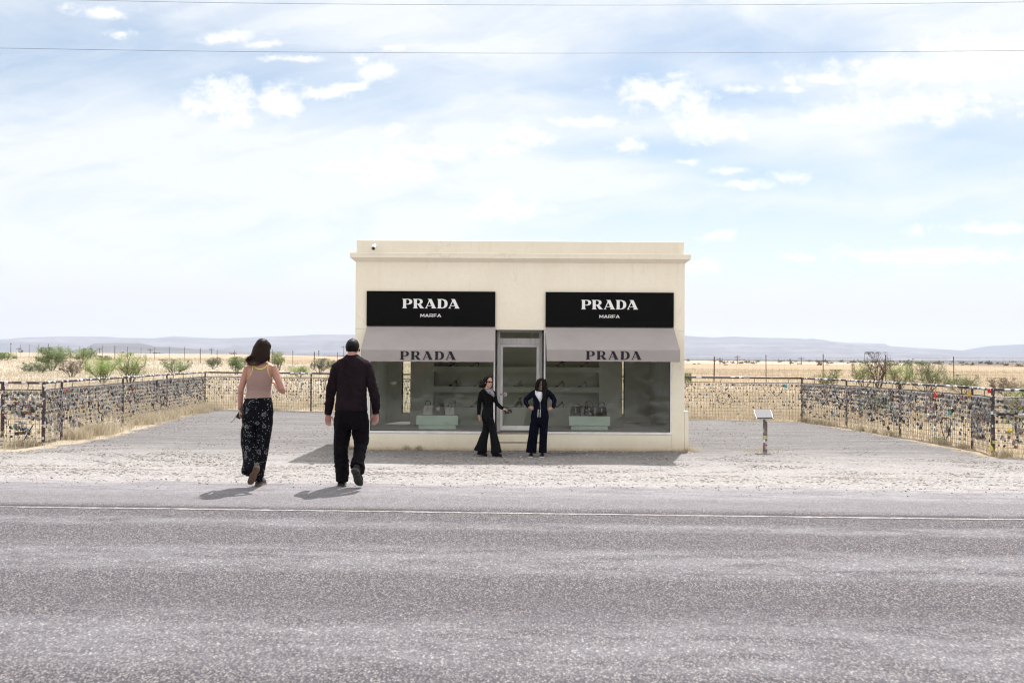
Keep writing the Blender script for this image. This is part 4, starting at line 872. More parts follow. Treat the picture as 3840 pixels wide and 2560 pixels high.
for _ in range(190):
    ri = rl.choice((0, 1, 2, 2, 2, 4, 4, 4, 5, 6)); P_ = RUNS[ri]['p']; sg = rl.randrange(len(P_) - 1); a, b = P_[sg], P_[sg + 1]; d = (b - a).normalized(); t0 = rl.uniform(.04, .96); z0 = rl.uniform(.35, 1.2)
    for _ in range(rl.randint(4, 11)):
        t = t0 * (b - a).length + rl.gauss(0, .05); c = a + d * max(.02, min((b - a).length - .02, t)); c = Vector((c.x, c.y, c.z + min(FR2, z0 + rl.gauss(0, .045))))
        nr = Vector((d.y, -d.x, 0)); nr = nr if nr.dot(-c) > 0 else -nr
        cand.append((ri, c + nr * rl.uniform(.01, .05), d, .043 * rl.uniform(.7, 1.5), rl.choices((0, 1, 2), (5, 3, 2))[0], rl.choices(range(10), [LC[n_][3] for n_ in LN])[0], rl.gauss(0, .5)))
def inframe(p):
    v = p - Vector((0, 0, CAMZ)); k_ = v.dot(fwd); return abs(v.dot(camR) / k_) * F < 1915
near_ = sorted([c for c in cand if inframe(c[1]) and c[0] in (0, 1, 5, 6)], key=lambda c: c[1].length)[:290]
ns = set(map(id, near_)); base_lock = {}
for (ri, c, d, s, shp, ci, rot) in near_:
    key = (shp, ci)
    if key not in base_lock:
        k = MB(); lock_geo(k, Vector((0, 0, 0)), Vector((1, 0, 0)), .043, shp, 0, 1); base_lock[key] = k.mesh('padlock', [LM[ci], shk])
    o = bpy.data.objects.new('padlock', base_lock[key]); COL.objects.link(o); o.location = c; sc = s / .043; o.scale = (sc, sc, sc)
    o.rotation_euler = (0, rot, math.atan2(d.y, d.x))
    o['label'] = f"{LN[ci]} {'round ' if shp == 1 else 'tall ' if shp == 2 else ''}padlock hooked on the {RUNS[ri]['who']}"
    o['category'] = 'padlock'; o['group'] = f"{LN[ci]} {'round ' if shp == 1 else 'tall ' if shp == 2 else ''}padlocks on the {RUNS[ri]['who']}"
k = MB()
for c in cand:
    if id(c) in ns or not (inframe(c[1])): continue
    ri, p, d, s, shp, ci, rot = c; lock_geo(k, p, d, s, shp, ci, 10, rot)
k.build('padlocks', LM + [shk], None, fix=False, kind='stuff', label='hundreds of small padlocks hooked all over the wire mesh')

def fp(ri, px, py, seg=0, lift=.03):
    a, b = RUNS[ri]['p'][0], RUNS[ri]['p'][-1]; d = ray(px, py); e = b - a; n = Vector((-e.y, e.x, 0))
    o = Vector((0, 0, CAMZ)); t = (a - o).dot(n) / d.dot(n); p = o + d * t; return p * 1.0 - Vector((d.x, d.y, 0)).normalized() * lift
def cable(ri, pts, label, r=.009, mt=None, closed=True):
    w_ = [fp(ri, *p) for p in pts]
    if closed: w_ = w_ + [w_[0]]
    n = len(w_); out = []
    for i in range(n - 1):
        p0, p1, p2, p3 = w_[i - 1 if i else (n - 2 if closed else 0)], w_[i], w_[i + 1], w_[(i + 2) if i + 2 < n else (1 if closed else n - 1)]
        for t in (0, .25, .5, .75): out.append(.5 * ((2 * p1) + (p2 - p0) * t + (2 * p0 - 5 * p1 + 4 * p2 - p3) * t * t + (3 * p1 - p0 - 3 * p2 + p3) * t ** 3))
    out.append(w_[-1]); k = MB(); k.tube(out, r, 6, cap=not closed); k.build('cable_lock', mt or M['gasket'], None, smooth=True, org=w_[0], label=label, cat='cable lock', group='cable locks looped through the fence')
Z7 = lambda L: [(2550 + x * .338, 1250 + y * .338) for x, y in L]; Z8 = lambda L: [(3100 + x * .338, 1250 + y * .338) for x, y in L]; Z6 = lambda L: [(x * .3444, 1240 + y * .3444) for x, y in L]
cable(3, Z7([(495, 656), (435, 680), (413, 720), (430, 760), (500, 773), (572, 775), (568, 700)]), 'big oval black cable loop on the back fence right of the shop', .008)
cable(3, Z7([(1000, 560), (1000, 610), (1030, 665), (1070, 690), (1110, 670), (1140, 610), (1145, 560)]), 'black cable hanging in a deep curve near the back right corner', .008, closed=False)
cable(4, Z8([(1290, 945), (1268, 1000), (1290, 1100), (1318, 1180), (1350, 1110), (1378, 1010), (1370, 950), (1330, 935)]), 'heart shaped black cable loop low on the right fence', .010)
cable(4, Z8([(840, 925), (835, 960), (870, 1000), (905, 1020), (908, 960), (880, 925)]), 'small black cable loop beside the middle post of the right fence', .009)
cable(4, Z8([(625, 925), (650, 890), (700, 870), (738, 890), (735, 925), (690, 905), (640, 928)]), 'flat black cable loop left of the middle post of the right fence', .009)
cable(2, Z6([(985, 750), (1000, 800), (1010, 840), (980, 870)]), 'short black cable bent on the left fence near its first post', .012, closed=False)
cable(2, Z6([(1070, 745), (1075, 880), (1110, 900), (1100, 990), (1060, 1005)]), 'long black cable hanging down the left fence above the tall grass tuft', .012, closed=False)
cable(2, Z6([(1690, 760), (1670, 830), (1700, 870), (1745, 840), (1750, 790), (1710, 775)]), 'black cable loop on the left fence before its third post', .010)
cable(0, [(34, 1572), (31, 1590), (45, 1606), (60, 1603)], 'thin black cable arch on the left gate panel', .008, closed=False)
cable(0, [(72, 1651), (90, 1648), (108, 1618), (126, 1590)], 'black cable slanting low across the left gate panel', .011, closed=False)
cable(3, [(1216, 1418), (1215, 1445), (1218, 1462), (1221, 1420)], 'black strap hanging on the back fence left of the man', .012, closed=False)
cable(3, [(1092, 1425), (1105, 1440), (1120, 1434), (1108, 1480), (1085, 1478)], 'thin wire loop on the back fence between woman and man', .005, closed=False)
def tag3d(ri, px, py, wpx, hpx, col, name, cat, label, rot=0, th=.03, shape='box'):
    p = fp(ri, px, py, lift=.05); a, b = RUNS[ri]['p'][0], RUNS[ri]['p'][-1]; d = (b - a).normalized(); u = Vector((0, 0, 1)); n = Vector((d.y, -d.x, 0)); sc = p.y / F / max(.35, abs(d.x)) ** .5
    a_ = (d * math.cos(rot) + u * math.sin(rot)) * wpx / 2 * sc; b_ = (u * math.cos(rot) - d * math.sin(rot)) * hpx / 2 * sc; k = MB()
    if shape == 'box': k.obox(p, a_, n * th / 2, b_)
    else:
        rr = random.Random(px)
        for i in range(9): k.ell(p + a_ * rr.uniform(-.6, .6) + b_ * rr.uniform(-.6, .6) + n * rr.uniform(-.02, .02), a_ * .5, n * .03, b_ * .5, 8, 6)
    k.build(name, mat(name, col, .6, var=.15, vscale=30), None, org=p, label=label, cat=cat)
tag3d(6, 3711, 1465, 16, 16, (.50, .02, .025), 'red_cloth', 'cloth', 'crumpled red cloth tied to the rail by the right gate post', shape='lump')
tag3d(4, 3508, 1480, 9, 13, (.50, .03, .02), 'luggage_tag', 'tag', 'red tag slanting below the rail of the right fence', rot=.9)
tag3d(4, 3563, 1546, 13, 6, (.05, .34, .32), 'luggage_tag', 'tag', 'turquoise tag on the right fence', rot=.3)
tag3d(5, 3672, 1644, 17, 17, (.62, .60, .58), 'paper_note', 'note', 'white paper note low on the narrow right panel', rot=-.5, th=.006)
tag3d(6, 3788, 1615, 22, 16, (.62, .48, .03), 'yellow_flower', 'flower', 'yellow plastic flower on the right gate panel', shape='lump')
tag3d(0, 22, 1437, 13, 22, (.70, .70, .72), 'white_ribbon', 'ribbon', 'knotted white ribbon beside the left gate post', shape='lump')
tag3d(6, 3720, 1681, 7, 14, (.60, .58, .05), 'yellow_tape', 'tape', 'yellow tape round the foot of the right gate post', th=.11)
tag3d(4, 3637, 1476, 12, 10, (.60, .36, .05), 'luggage_tag', 'tag', 'orange tag under the rail near the end of the right fence')
tag3d(2, 590, 1435, 10, 14, (.02, .02, .03), 'luggage_tag', 'tag', 'large dark tag hanging high on the left fence', rot=.2)
tag3d(2, 640, 1427, 10, 10, (.02, .02, .025), 'luggage_tag', 'tag', 'dark square tag right of the third post of the left fence', rot=.7)
tag3d(2, 246, 1463, 9, 8, (.5, .04, .03), 'luggage_tag', 'tag', 'red tag high on the left fence by its first post', rot=.6)
tag3d(3, 2946, 1448, 9, 11, (.04, .32, .38), 'luggage_tag', 'tag', 'turquoise tag high on the back fence near the right corner')
tag3d(3, 1184, 1519, 7, 6, (.04, .38, .32), 'luggage_tag', 'tag', 'small turquoise tag on the back fence left of the man')

# ------------------------------------------------------------------ information stand
sb = at(2869, 1693); st = empty('information_sign', sb, 'tilted grey information panel on a post covered with stickers, right of the shop', 'sign')
k = MB(); k.obox(sb + Vector((0, 0, .19)), Vector((.043, -.006, 0)), Vector((.006, .043, 0)), Vector((0, 0, .54))); k.build('post', sticker_mat('sign_post_stickers', (.10, .08, .07), (9, 9, 11.5), .80), st, bevel=.004)
Yb, Yt = sb.y - .12, sb.y + .16; cs_ = [W(2839, 1568, Yb), W(2898, 1567, Yb - .02), W(2889, 1536, Yt - .02), W(2829, 1537.5, Yt)]
nn = (cs_[1] - cs_[0]).cross(cs_[3] - cs_[0]).normalized()
def plate(cs, n, t0, t1, grow=0.0):
    ce = sum(cs, Vector()) / 4; q = [c + (c - ce) * grow for c in cs]
    k = MB(); v = [c + n * t0 for c in q] + [c + n * t1 for c in q]; return k.add(v, [(0, 3, 2, 1), (4, 5, 6, 7), (0, 1, 5, 4), (1, 2, 6, 5), (2, 3, 7, 6), (3, 0, 4, 7)])
def panel_mat():
    m = bpy.data.materials.new('engraved_panel'); m.use_nodes = True; t = NT(m.node_tree); b = m.node_tree.nodes['Principled BSDF']
    co = t.n('ShaderNodeTexCoord').outputs['Object']; s = t.n('ShaderNodeSeparateXYZ', {0: co})
    ln = t.ss(t.m('SINE', t.m('MULTIPLY', s.outputs[1], 210)), .1, .7); wd = t.ss(t.noise(t.vm('MULTIPLY', co, (90, 12, 1)), 1, 2, .5).outputs[0], .42, .5)
    t.set(b.inputs['Base Color'], t.mix(t.m('MULTIPLY', t.m('MULTIPLY', ln, wd), .15), (.22, .225, .245), (.17, .17, .18))); t.set(b.inputs['Roughness'], .75); t.set(b.inputs['Metallic'], .0); t.set(b.inputs['Specular IOR Level'], .2); return m
plate(cs_, nn, 0, .018).build('panel', panel_mat(), st)
plate(cs_, nn, -.02, -.001, .05).build('panel_frame', M['alu'], st)
k = MB(); k.tube([cs_[0] + nn * .012 + Vector((0, -.004, 0)), cs_[1] + nn * .012 + Vector((0, -.004, 0))], .012, 6); k.build('front_lip', M['gasket'], st)

# ------------------------------------------------------------------ overhead lines
for yy, pts, lab in ((26.0, [(-700, 168), (0, 181), (900, 194), (1920, 200), (2900, 197), (3840, 190), (4600, 178)], 'lower of the two thin overhead cables crossing the sky'),
                     (26.4, [(-700, -28), (0, -6), (900, 12), (1920, 19.5), (2900, 18), (3840, 8), (4600, -8)], 'upper of the two thin overhead cables crossing the sky')):
    ps = [W(a, b, yy) for a, b in pts]; k = MB(); out = []
    for i in range(len(ps) - 1):
        p0, p1, p2, p3 = ps[max(i - 1, 0)], ps[i], ps[i + 1], ps[min(i + 2, len(ps) - 1)]
        for t in [q / 6 for q in range(6)]: out.append(.5 * ((2 * p1) + (p2 - p0) * t + (2 * p0 - 5 * p1 + 4 * p2 - p3) * t * t + (3 * p1 - p0 - 3 * p2 + p3) * t ** 3))
    k.tube(out, .0055, 6); k.build('overhead_cable', mat('cable_grey', (.16, .17, .22), .6), None, org=ps[0], label=lab, cat='cable', group='overhead cables')

# ------------------------------------------------------------------ tall ranch fence on the plain
ff = empty('ranch_fence', (21.2, 83, 0), 'tall thin wire ranch fence on brown posts running across the plain behind everything', 'fence')
posts = []
for k_ in range(-5, 35):
    X = 21.2 - 3.65 * k_ * .99; Y = 83 + .99 * 3.65 * k_; posts.append(Vector((X, Y, H(X, Y))))
pm_ = mat('rusty_post', (.10, .055, .035), .8, .2, var=.3, vscale=3)
for i, p in enumerate(posts):
    k = MB(); ln = .03 * math.sin(i * 2.3); hh = 2.3 + .12 * math.sin(i * 5.1); k.tube([p + Vector((0, 0, -.3)), p + Vector((ln, 0, hh))], .035 if i % 6 else .055, 6); k.build('fence_post', pm_, ff)
k = MB()
for a, b in zip(posts[:-1], posts[1:]):
    for j in range(11): k.tube([a + Vector((0, 0, .12 + j * .2)), b + Vector((0, 0, .12 + j * .2))], .0042, 3, cap=False)
    for i in range(9): q = a.lerp(b, i / 9); k.tube([q + Vector((0, 0, .1)), q + Vector((0, 0, 2.15))], .0035, 3, cap=False)
k.build('wire_mesh', mat('thin_wire', (.16, .14, .14), .6, .3), ff, fix=False)

# ------------------------------------------------------------------ utility poles far out
pw = mat('weathered_pole', (.11, .085, .07), .9)
for px, pt, pb, lab in ((40, 1289, 1334, 'thin mast with a small head at the far left'), (71, 1302, 1335, 'utility pole just right of the far left mast'), (373, 1304, 1337, 'utility pole left of the flat mesa'), (563, 1306, 1337, 'utility pole at the right end of the mesa'),
                        (793, 1305, 1339, 'utility pole left of the long haired woman'), (1195, 1316, 1343, 'slim distant pole left of the man'), (1289, 1296, 1343, 'tallest distant utility pole beside the cap of the man'),
                        (2700, 1340, 1358, 'shortest utility pole right of the shop'), (2765, 1333, 1362, 'utility pole above the left of the information sign'), (2964, 1345, 1362, 'faint distant pole left of the back right corner'), (3005, 1338, 1362, 'utility pole above the back right fence corner')):
    hor = 1341 + (px - 1920) * .00576; Y = 420 if px < 1500 else 380; b = W(px, pb, Y); zt = W(px, pt, Y).z; b.z = H(b.x, Y)
    e = empty('utility_pole', b, lab, 'pole', 'utility poles on the plain'); k = MB(); k.tube([b - Vector((0, 0, .5)), Vector((b.x, Y, zt))], [.17, .12], 6); k.build('pole', pw, e)
    k = MB()
    if px in (40, 1195): k.ell(Vector((b.x, Y, zt)), (.3, 0, 0), (0, .3, 0), (0, 0, .3), 8, 6)
    else: k.box(b.x - 1.1, b.x + 1.1, Y - .16, Y - .04, zt - .75, zt - .6); [k.tube([Vector((b.x + q, Y - .1, zt - .6)), Vector((b.x + q, Y - .1, zt - .3))], .07, 5) for q in (-.95, .95, -.4)]
    k.build('mast_head' if px in (40, 1195) else 'crossarm', pw, e)

# ------------------------------------------------------------------ vegetation
bark = mat('mesquite_bark', (.085, .062, .05), .9, var=.3, vscale=6)
GREENS = [leafmat('leaf_bright', (.22, .33, .08), (.40, .48, .18), 1.2, .5), leafmat('leaf_mid', (.14, .21, .075), (.29, .36, .16), 1.2, .45), leafmat('leaf_dark', (.085, .12, .06), (.19, .225, .12), 1.2, .4), leafmat('leaf_brown', (.13, .10, .075), (.26, .21, .15), 1.2, .35)]
def shrub(px0, px1, ptop, pbase, leaf, n_leaf, label, seed, Y=None, stems=7, spread=1.0, bare=0.0, bend=.5, thick=1.0, lsize=1.0, low=.15):
    b = at((px0 + px1) / 2, pbase) if Y is None else None
    if Y is not None: b = W((px0 + px1) / 2, pbase, Y); b.z = H(b.x, Y)
    Yb = b.y; wdt = (px1 - px0) / F * Yb / 2; hgt = W((px0 + px1) / 2, ptop, Yb).z - b.z
    r = random.Random(seed); e = empty('mesquite_shrub', b, label, 'shrub', 'mesquite shrubs on the plain')
    k = MB(); tips = []
    def grow(p, d, L, rad, lev):
        n = 5; pts = [p]; q = p; dd = d.copy()
        for i in range(n):
            dd = (dd + Vector((r.gauss(0, .22), r.gauss(0, .22), r.gauss(0, .14) + .05)) * bend).normalized(); q = q + dd * (L / n)
            rel = q - b
            if rel.z > hgt: q.z = b.z + hgt - r.uniform(0, .1) * hgt
            lim = math.hypot(rel.x / wdt, rel.y / wdt)
            if lim > 1: q.x = b.x + rel.x / lim; q.y = b.y + rel.y / lim
            pts.append(q.copy())
            if lev >= 2 or i >= 2: tips.append((q.copy(), lev))
        k.tube(pts, [max(.004, rad * (1 - .13 * i)) for i in range(n + 1)], 5 if lev < 2 else 3, cap=False)
        if lev < 3:
            for i in range(4 if lev else 5):
                s_ = pts[r.randint(2 if lev == 0 else 1, n)]; nd = (dd + Vector((r.gauss(0, .8), r.gauss(0, .8), r.gauss(.05, .45)))).normalized(); grow(s_, nd, L * r.uniform(.45, .7), rad * .5, lev + 1)
    for i in range(stems):
        a = 2 * math.pi * (i + r.random()) / stems; t = r.uniform(.25, 1.0) * spread
        grow(b + Vector((math.cos(a) * .1 * wdt, math.sin(a) * .1 * wdt, -.02)), Vector((math.cos(a) * wdt * t, math.sin(a) * wdt * t, hgt * r.uniform(.5, .9))).normalized(), math.hypot(wdt * t, hgt) * r.uniform(.5, .72), .035 * thick * (wdt + hgt) / 3, 0)
    k.build('trunk', bark, e, fix=False)
    tips = [t for t in tips if (t[0].z - b.z) > low * hgt and r.random() > bare]
    if not tips or not n_leaf: return
    V = []; Fc = []; px_m = F / Yb * .267; ls = max(.03, .62 / px_m) * lsize; n_leaf = int(n_leaf * 1.9)
    cl = [(b + Vector((r.uniform(-.8, .8) * wdt, r.uniform(-.8, .8) * wdt, hgt * r.uniform(.35, .93)))) for _ in range(26)]
    cl = [c_ for c_ in cl if ((c_.x - b.x) / wdt) ** 2 + ((c_.z - b.z) / hgt - .5) ** 2 * 3 < .85] or cl[:3]
    for i in range(n_leaf):
        if r.random() < (.62 if leaf != 3 else .9): p, lv = tips[r.randrange(len(tips))]; sg = .16
        else: p = cl[r.randrange(len(cl))]; sg = .75
        c = p + Vector((r.gauss(0, .10), r.gauss(0, .10), r.gauss(.02, .08))) * (wdt + hgt) * sg
        if c.z > b.z + hgt * 1.03 or abs(c.x - b.x) > wdt * 1.08: continue
        d1 = Vector((r.gauss(0, 1), r.gauss(0, 1), r.gauss(0, .8))).normalized(); d2 = d1.cross(Vector((r.gauss(0, 1), r.gauss(0, 1), r.gauss(0, 1)))).normalized()
        s1 = ls * r.uniform(.5, 1.2); s2 = s1 * r.uniform(.25, .5); o = len(V); V += [c - d1 * s1, c + d2 * s2, c + d1 * s1, c - d2 * s2]; Fc.append((o, o + 1, o + 2, o + 3))
    V = np.array([v[:] for v in V]) - np.array(b); o = link('crown', npmesh('crown', V, Fc, GREENS[leaf]), e, b)
SH = [(-30, 58, 1322, 1352, 1, 1500, 'green shrub cut by the left edge of the picture'), (140, 250, 1302, 1390, 1, 4600, 'largest green mesquite on the left, dense and rounded at the top'),
      (72, 226, 1360, 1398, 2, 1700, 'low dark spreading shrub in front of the largest mesquite'), (226, 312, 1352, 1414, 3, 700, 'bare brown twiggy shrub right of the largest mesquite'),
      (266, 358, 1306, 1362, 1, 1900, 'mid green airy shrub below the left end of the mesa'), (360, 425, 1334, 1352, 3, 500, 'low grey brown mound of brush under the mesa'),
      (324, 450, 1342, 1436, 0, 3400, 'bright lime green bush leaning left behind the left fence'), (430, 545, 1321, 1446, 0, 2500, 'tall airy lime green mesquite with open branches behind the left fence'),
      (596, 720, 1347, 1404, 1, 1500, 'sparse green and brown shrub above the third post of the left fence'), (770, 832, 1340, 1384, 2, 700, 'small dark twiggy shrub left of the long haired woman'),
      (848, 925, 1338, 1404, 1, 1800, 'pale green shrub at the shoulder of the long haired woman'), (1010, 1066, 1316, 1400, 0, 700, 'wispy green shrub right of the head of the long haired woman'),
      (1080, 1168, 1372, 1414, 0, 900, 'low light green shrub above the back fence left of the man'), (1166, 1234, 1344, 1404, 2, 900, 'grey green twiggy shrub beside the shoulder of the man'), (1228, 1268, 1350, 1398, 1, 400, 'small green shrub touching the left shoulder of the man'),
      (2560, 2592, 1398, 1450, 0, 450, 'small green shrub peeping out at the right wall of the shop'),
      (3050, 3160, 1384, 1462, 0, 1100, 'light green leafy shrub just beyond the back right fence corner'), (3196, 3284, 1362, 1458, 0, 1500, 'green shrub left of the bare dark tree'),
      (3326, 3420, 1362, 1466, 0, 1900, 'green shrub right of the bare dark tree'), (3400, 3560, 1356, 1474, 1, 3300, 'widest green shrub behind the right fence with twigs sticking up'),
      (3540, 3680, 1404, 1478, 1, 2000, 'low green shrub behind the right end of the long right fence'), (3700, 3850, 1416, 1484, 3, 1100, 'brownish open twiggy shrub at the right edge of the picture')]
for i, a in enumerate(SH):
    x0, x1, t_, b_, lf, nl, lab = a
    kw = dict(bare=.1, spread=1.0)
    if lf == 3: kw.update(stems=10, low=.1)
    if x0 > 3000: kw.update(stems=9, thick=.8, bend=.7, lsize=.8)
    shrub(x0, x1, t_, b_, lf, nl, lab, 40 + i, **kw)
shrub(3244, 3344, 1318, 1462, 3, 0, 'bare dark leafless tree standing above the right fence', 91, stems=5, spread=.75, thick=1.3, bend=.72)
shrub(3210, 3345, 1478, 1552, 1, 1500, 'low green shrub seen through the right fence padlocks', 93, Y=36.5, stems=8)
shrub(3770, 3860, 1452, 1560, 0, 900, 'bright green shrub seen through the right gate panel', 94, Y=27, stems=6)
shrub(3490, 3545, 1640, 1684, 1, 450, 'small green weed at the foot of the right fence', 95, Y=24.6, stems=6, thick=.5, lsize=.8)

def grass(name, n, seed, sampler, mats, label, hr=(.25, .6), wr_=.006):
    r = np.random.default_rng(seed); x, y = sampler(r, n); n = len(x); z = Hn(x, y); dist = np.hypot(x, y)
    h = r.uniform(hr[0], hr[1], n) * r.uniform(.6, 1, n); wdt = np.maximum(wr_, dist * .00018) * r.uniform(.6, 1.5, n); a = r.uniform(0, 6.28, n); ln = r.normal(0, .35, (n, 2)) * h[:, None]
    c, s = np.cos(a) * wdt, np.sin(a) * wdt
    p = lambda X, Y_, Z: np.stack([X, Y_, Z], -1)
    V = np.stack([p(x - c, y - s, z - .02), p(x + c, y + s, z - .02), p(x + c * .7 + ln[:, 0] * .4, y + s * .7 + ln[:, 1] * .4, z + h * .6), p(x - c * .7 + ln[:, 0] * .4, y - s * .7 + ln[:, 1] * .4, z + h * .6), p(x + ln[:, 0], y + ln[:, 1], z + h)], 1).reshape(-1, 3)
    b = np.arange(n) * 5; F3 = np.concatenate([np.stack([b, b + 1, b + 2], -1), np.stack([b, b + 2, b + 3], -1), np.stack([b + 3, b + 2, b + 4], -1)])
    link(name, npmesh(name, V, F3, mats), kind='stuff', label=label)
straw_m = leafmat('dry_grass', (.365, .295, .205), (.56, .50, .40), .35, .4, .8); gold_m = leafmat('golden_grass', (.40, .33, .23), (.57, .51, .40), .8, .45, .8)
def field(r, n):
    y = 31 * (190 / 31) ** r.uniform(0, 1, n) ** 1.15; x = r.uniform(-.58, .58, n) * y; m_ = r.uniform(0, 1, n)
    ok = (poly_sd(x, y, yard) < -.15) & (np.sin(x * .23 + 2 * np.sin(y * .11)) * .4 + .75 > m_); return x[ok], y[ok]
grass('dry_grass', 150000, 31, field, straw_m, 'dry straw coloured grass covering the plain', (.15, .45))
def behind(r, n):
    y = r.uniform(19, 42, n); x = r.uniform(-.60, .60, n) * y; cl = .5 + .5 * np.sin(x * 2.3 + 3 * np.sin(y * 1.1)) * np.sin(y * 2.9 + x)
    ok = (poly_sd(x, y, yard) < -.1) & (r.uniform(0, 1, n) < cl + .25); return x[ok], y[ok]
grass('meadow_grass', 90000, 32, behind, gold_m, 'golden dry grass close outside the fence', (.06, .30), .004)
def along(a, b, wid, side, amp=1.0):
    def f(r, n):
        t = r.uniform(0, 1, n); u = np.abs(r.normal(0, wid, n)) * side; cl = np.clip(.35 + .65 * np.sin(t * 43 + 3 * np.sin(t * 13)), .05, 1) ; ok = r.uniform(0, 1, n) < cl * amp
        d = (b - a).normalized(); x = a.x + (b - a).x * t - d.y * u; y = a.y + (b - a).y * t + d.x * u; return x[ok], y[ok]
    return f
grass('grass_tufts', 26000, 33, along(PL[0], PL[3], .28, -1), gold_m, 'bushy golden grass tufts at the foot of the left fence', (.10, .42), .004)
grass('grass_tufts', 9000, 34, along(bk[0], bk[5], .16, -1), gold_m, 'dry grass fringe at the foot of the back fence', (.05, .24), .004)
grass('grass_tufts', 7000, 35, along(PR[3], PR[0], .10, 1), gold_m, 'dry grass fringe at the foot of the right fence', (.05, .20), .004)
grass('grass_tufts', 5000, 36, along(g00, g1, .22, -1), gold_m, 'dry grass under the left gate panel', (.05, .22), .004)
grass('grass_tufts', 4000, 37, along(h1, h2, .25, -1), gold_m, 'dry grass under the right gate panel', (.05, .2), .004)
def shopfoot(r, n):
    c_ = r.integers(0, 6, n); X = np.array([3.83, 3.9, -2.25, -2.0, -3.5, 5.35])[c_]; Y_ = np.array([21.6, 21.45, 21.44, 21.44, 21.47, 21.5])[c_]
    return X + r.normal(0, 1, n) * np.array([.05, .1, .04, .04, .10, .22])[c_], Y_ + r.normal(0, .02, n) * np.array([1, 4, 1, 1, 1, 4])[c_]
grass('weeds', 700, 38, shopfoot, gold_m, 'dry weeds at the foot of the shop wall', (.04, .17), .003)
# small bushes scattered far out, too many to count
rb = random.Random(5); V = []; Fc = []
for i in range(330):
    Y = 330 * (1700 / 330) ** rb.random(); X = rb.uniform(-.56, .56) * Y
    if X < 0 and 300 > Y > 1000: continue
    z = H(X, Y); s = rb.uniform(.5, 1.3) * (1.1 if Y < 500 else 2.0)
    for j in range(16):
        c = Vector((X + rb.gauss(0, s * .45), Y + rb.gauss(0, s * .4), z + abs(rb.gauss(0, s * .32)))); d1 = Vector((rb.gauss(0, 1), rb.gauss(0, .4), rb.gauss(0, .7))).normalized() * s * .32; d2 = d1.cross(Vector((0, 1, .2))).normalized() * s * .2
        o = len(V); V += [c - d1, c + d2, c + d1, c - d2]; Fc.append((o, o + 1, o + 2, o + 3))
link('distant_scrub', npmesh('distant_scrub', np.array([v[:] for v in V]), Fc, leafmat('scrub_leaf', (.07, .075, .055), (.15, .15, .11), .2, .2)), kind='stuff', label='scattered dark scrub bushes far out on the plain')
# ================================================================== PEOPLE
def skinmat(name, c, c2):
    m = mat(name, c, .5, var=0, col2=c2, vscale=14, bump=.15, bscale=160, spec=.4); b = m.node_tree.nodes['Principled BSDF']
    b.inputs['Subsurface Weight'].default_value = .12; b.inputs['Subsurface Radius'].default_value = (.8, .3, .2); b.inputs['Subsurface Scale'].default_value = .01; return m
SK_A = skinmat('fair_skin', (.40, .205, .16), (.47, .255, .20)); SK_B = skinmat('ruddy_skin', (.42, .205, .175), (.47, .25, .21)); SK_C = skinmat('warm_skin', (.40, .235, .18), (.46, .28, .22)); SK_D = skinmat('tan_skin', (.30, .17, .125), (.36, .21, .155))
def cloth(name, c, var=.2, bump=.5, bscale=22, rough=.85, stretch=(1, 1, .35), sheen=.0, dist=.02, fine=0):
    m = mat(name, c, rough, var=var, vscale=5, bump=bump, bscale=bscale, spec=.06, stretch=stretch, dist=dist, sheen=sheen); return m
def hand(k, wr, d, n, thumb, s=1.0, curl=.5, tc=.3):
    """palm, four jointed fingers of unequal length and a thumb leaving the side of the palm"""
    d = d.normalized(); n = (n - d * n.dot(d)).normalized(); wd = d.cross(n).normalized(); wd = wd if wd.dot(thumb) > 0 else -wd
    kn = wr + d * .088 * s
    k.tube([wr - d * .02, wr, wr + d * .03 * s, wr + d * .065 * s, kn + d * .004], [(.024 * s, .019 * s), (.026 * s, .017 * s), (.037 * s, .016 * s), (.041 * s, .014 * s), (.038 * s, .011 * s)], 12, ref=n)
    for i, (o, L) in enumerate(((.030, .068), (.0105, .078), (-.0095, .073), (-.029, .058))):
        p = wr + d * (.080 - abs(i - 1.3) * .003) * s + wd * o * s; q = d.copy(); pts = [p]
        for j, fr in enumerate((.42, .32, .26)):
            ang = curl * (.55 + .35 * j) * (1 + .08 * i); q = (q * math.cos(ang) + n * math.sin(ang)).normalized(); p = p + q * L * fr * s; pts.append(p)
        k.tube(pts, [.0088 * s, .0084 * s, .0076 * s, .0060 * s], 8)
    p = wr + d * .022 * s + wd * .027 * s; q1 = (d * .62 + wd * .72 + n * tc).normalized(); q2 = (d * .9 + wd * .22 + n * (tc + .25)).normalized()
    k.tube([p, p + q1 * .032 * s, p + q1 * .032 * s + q2 * .028 * s, p + q1 * .032 * s + q2 * .050 * s], [.0135 * s, .0115 * s, .010 * s, .0075 * s], 8)
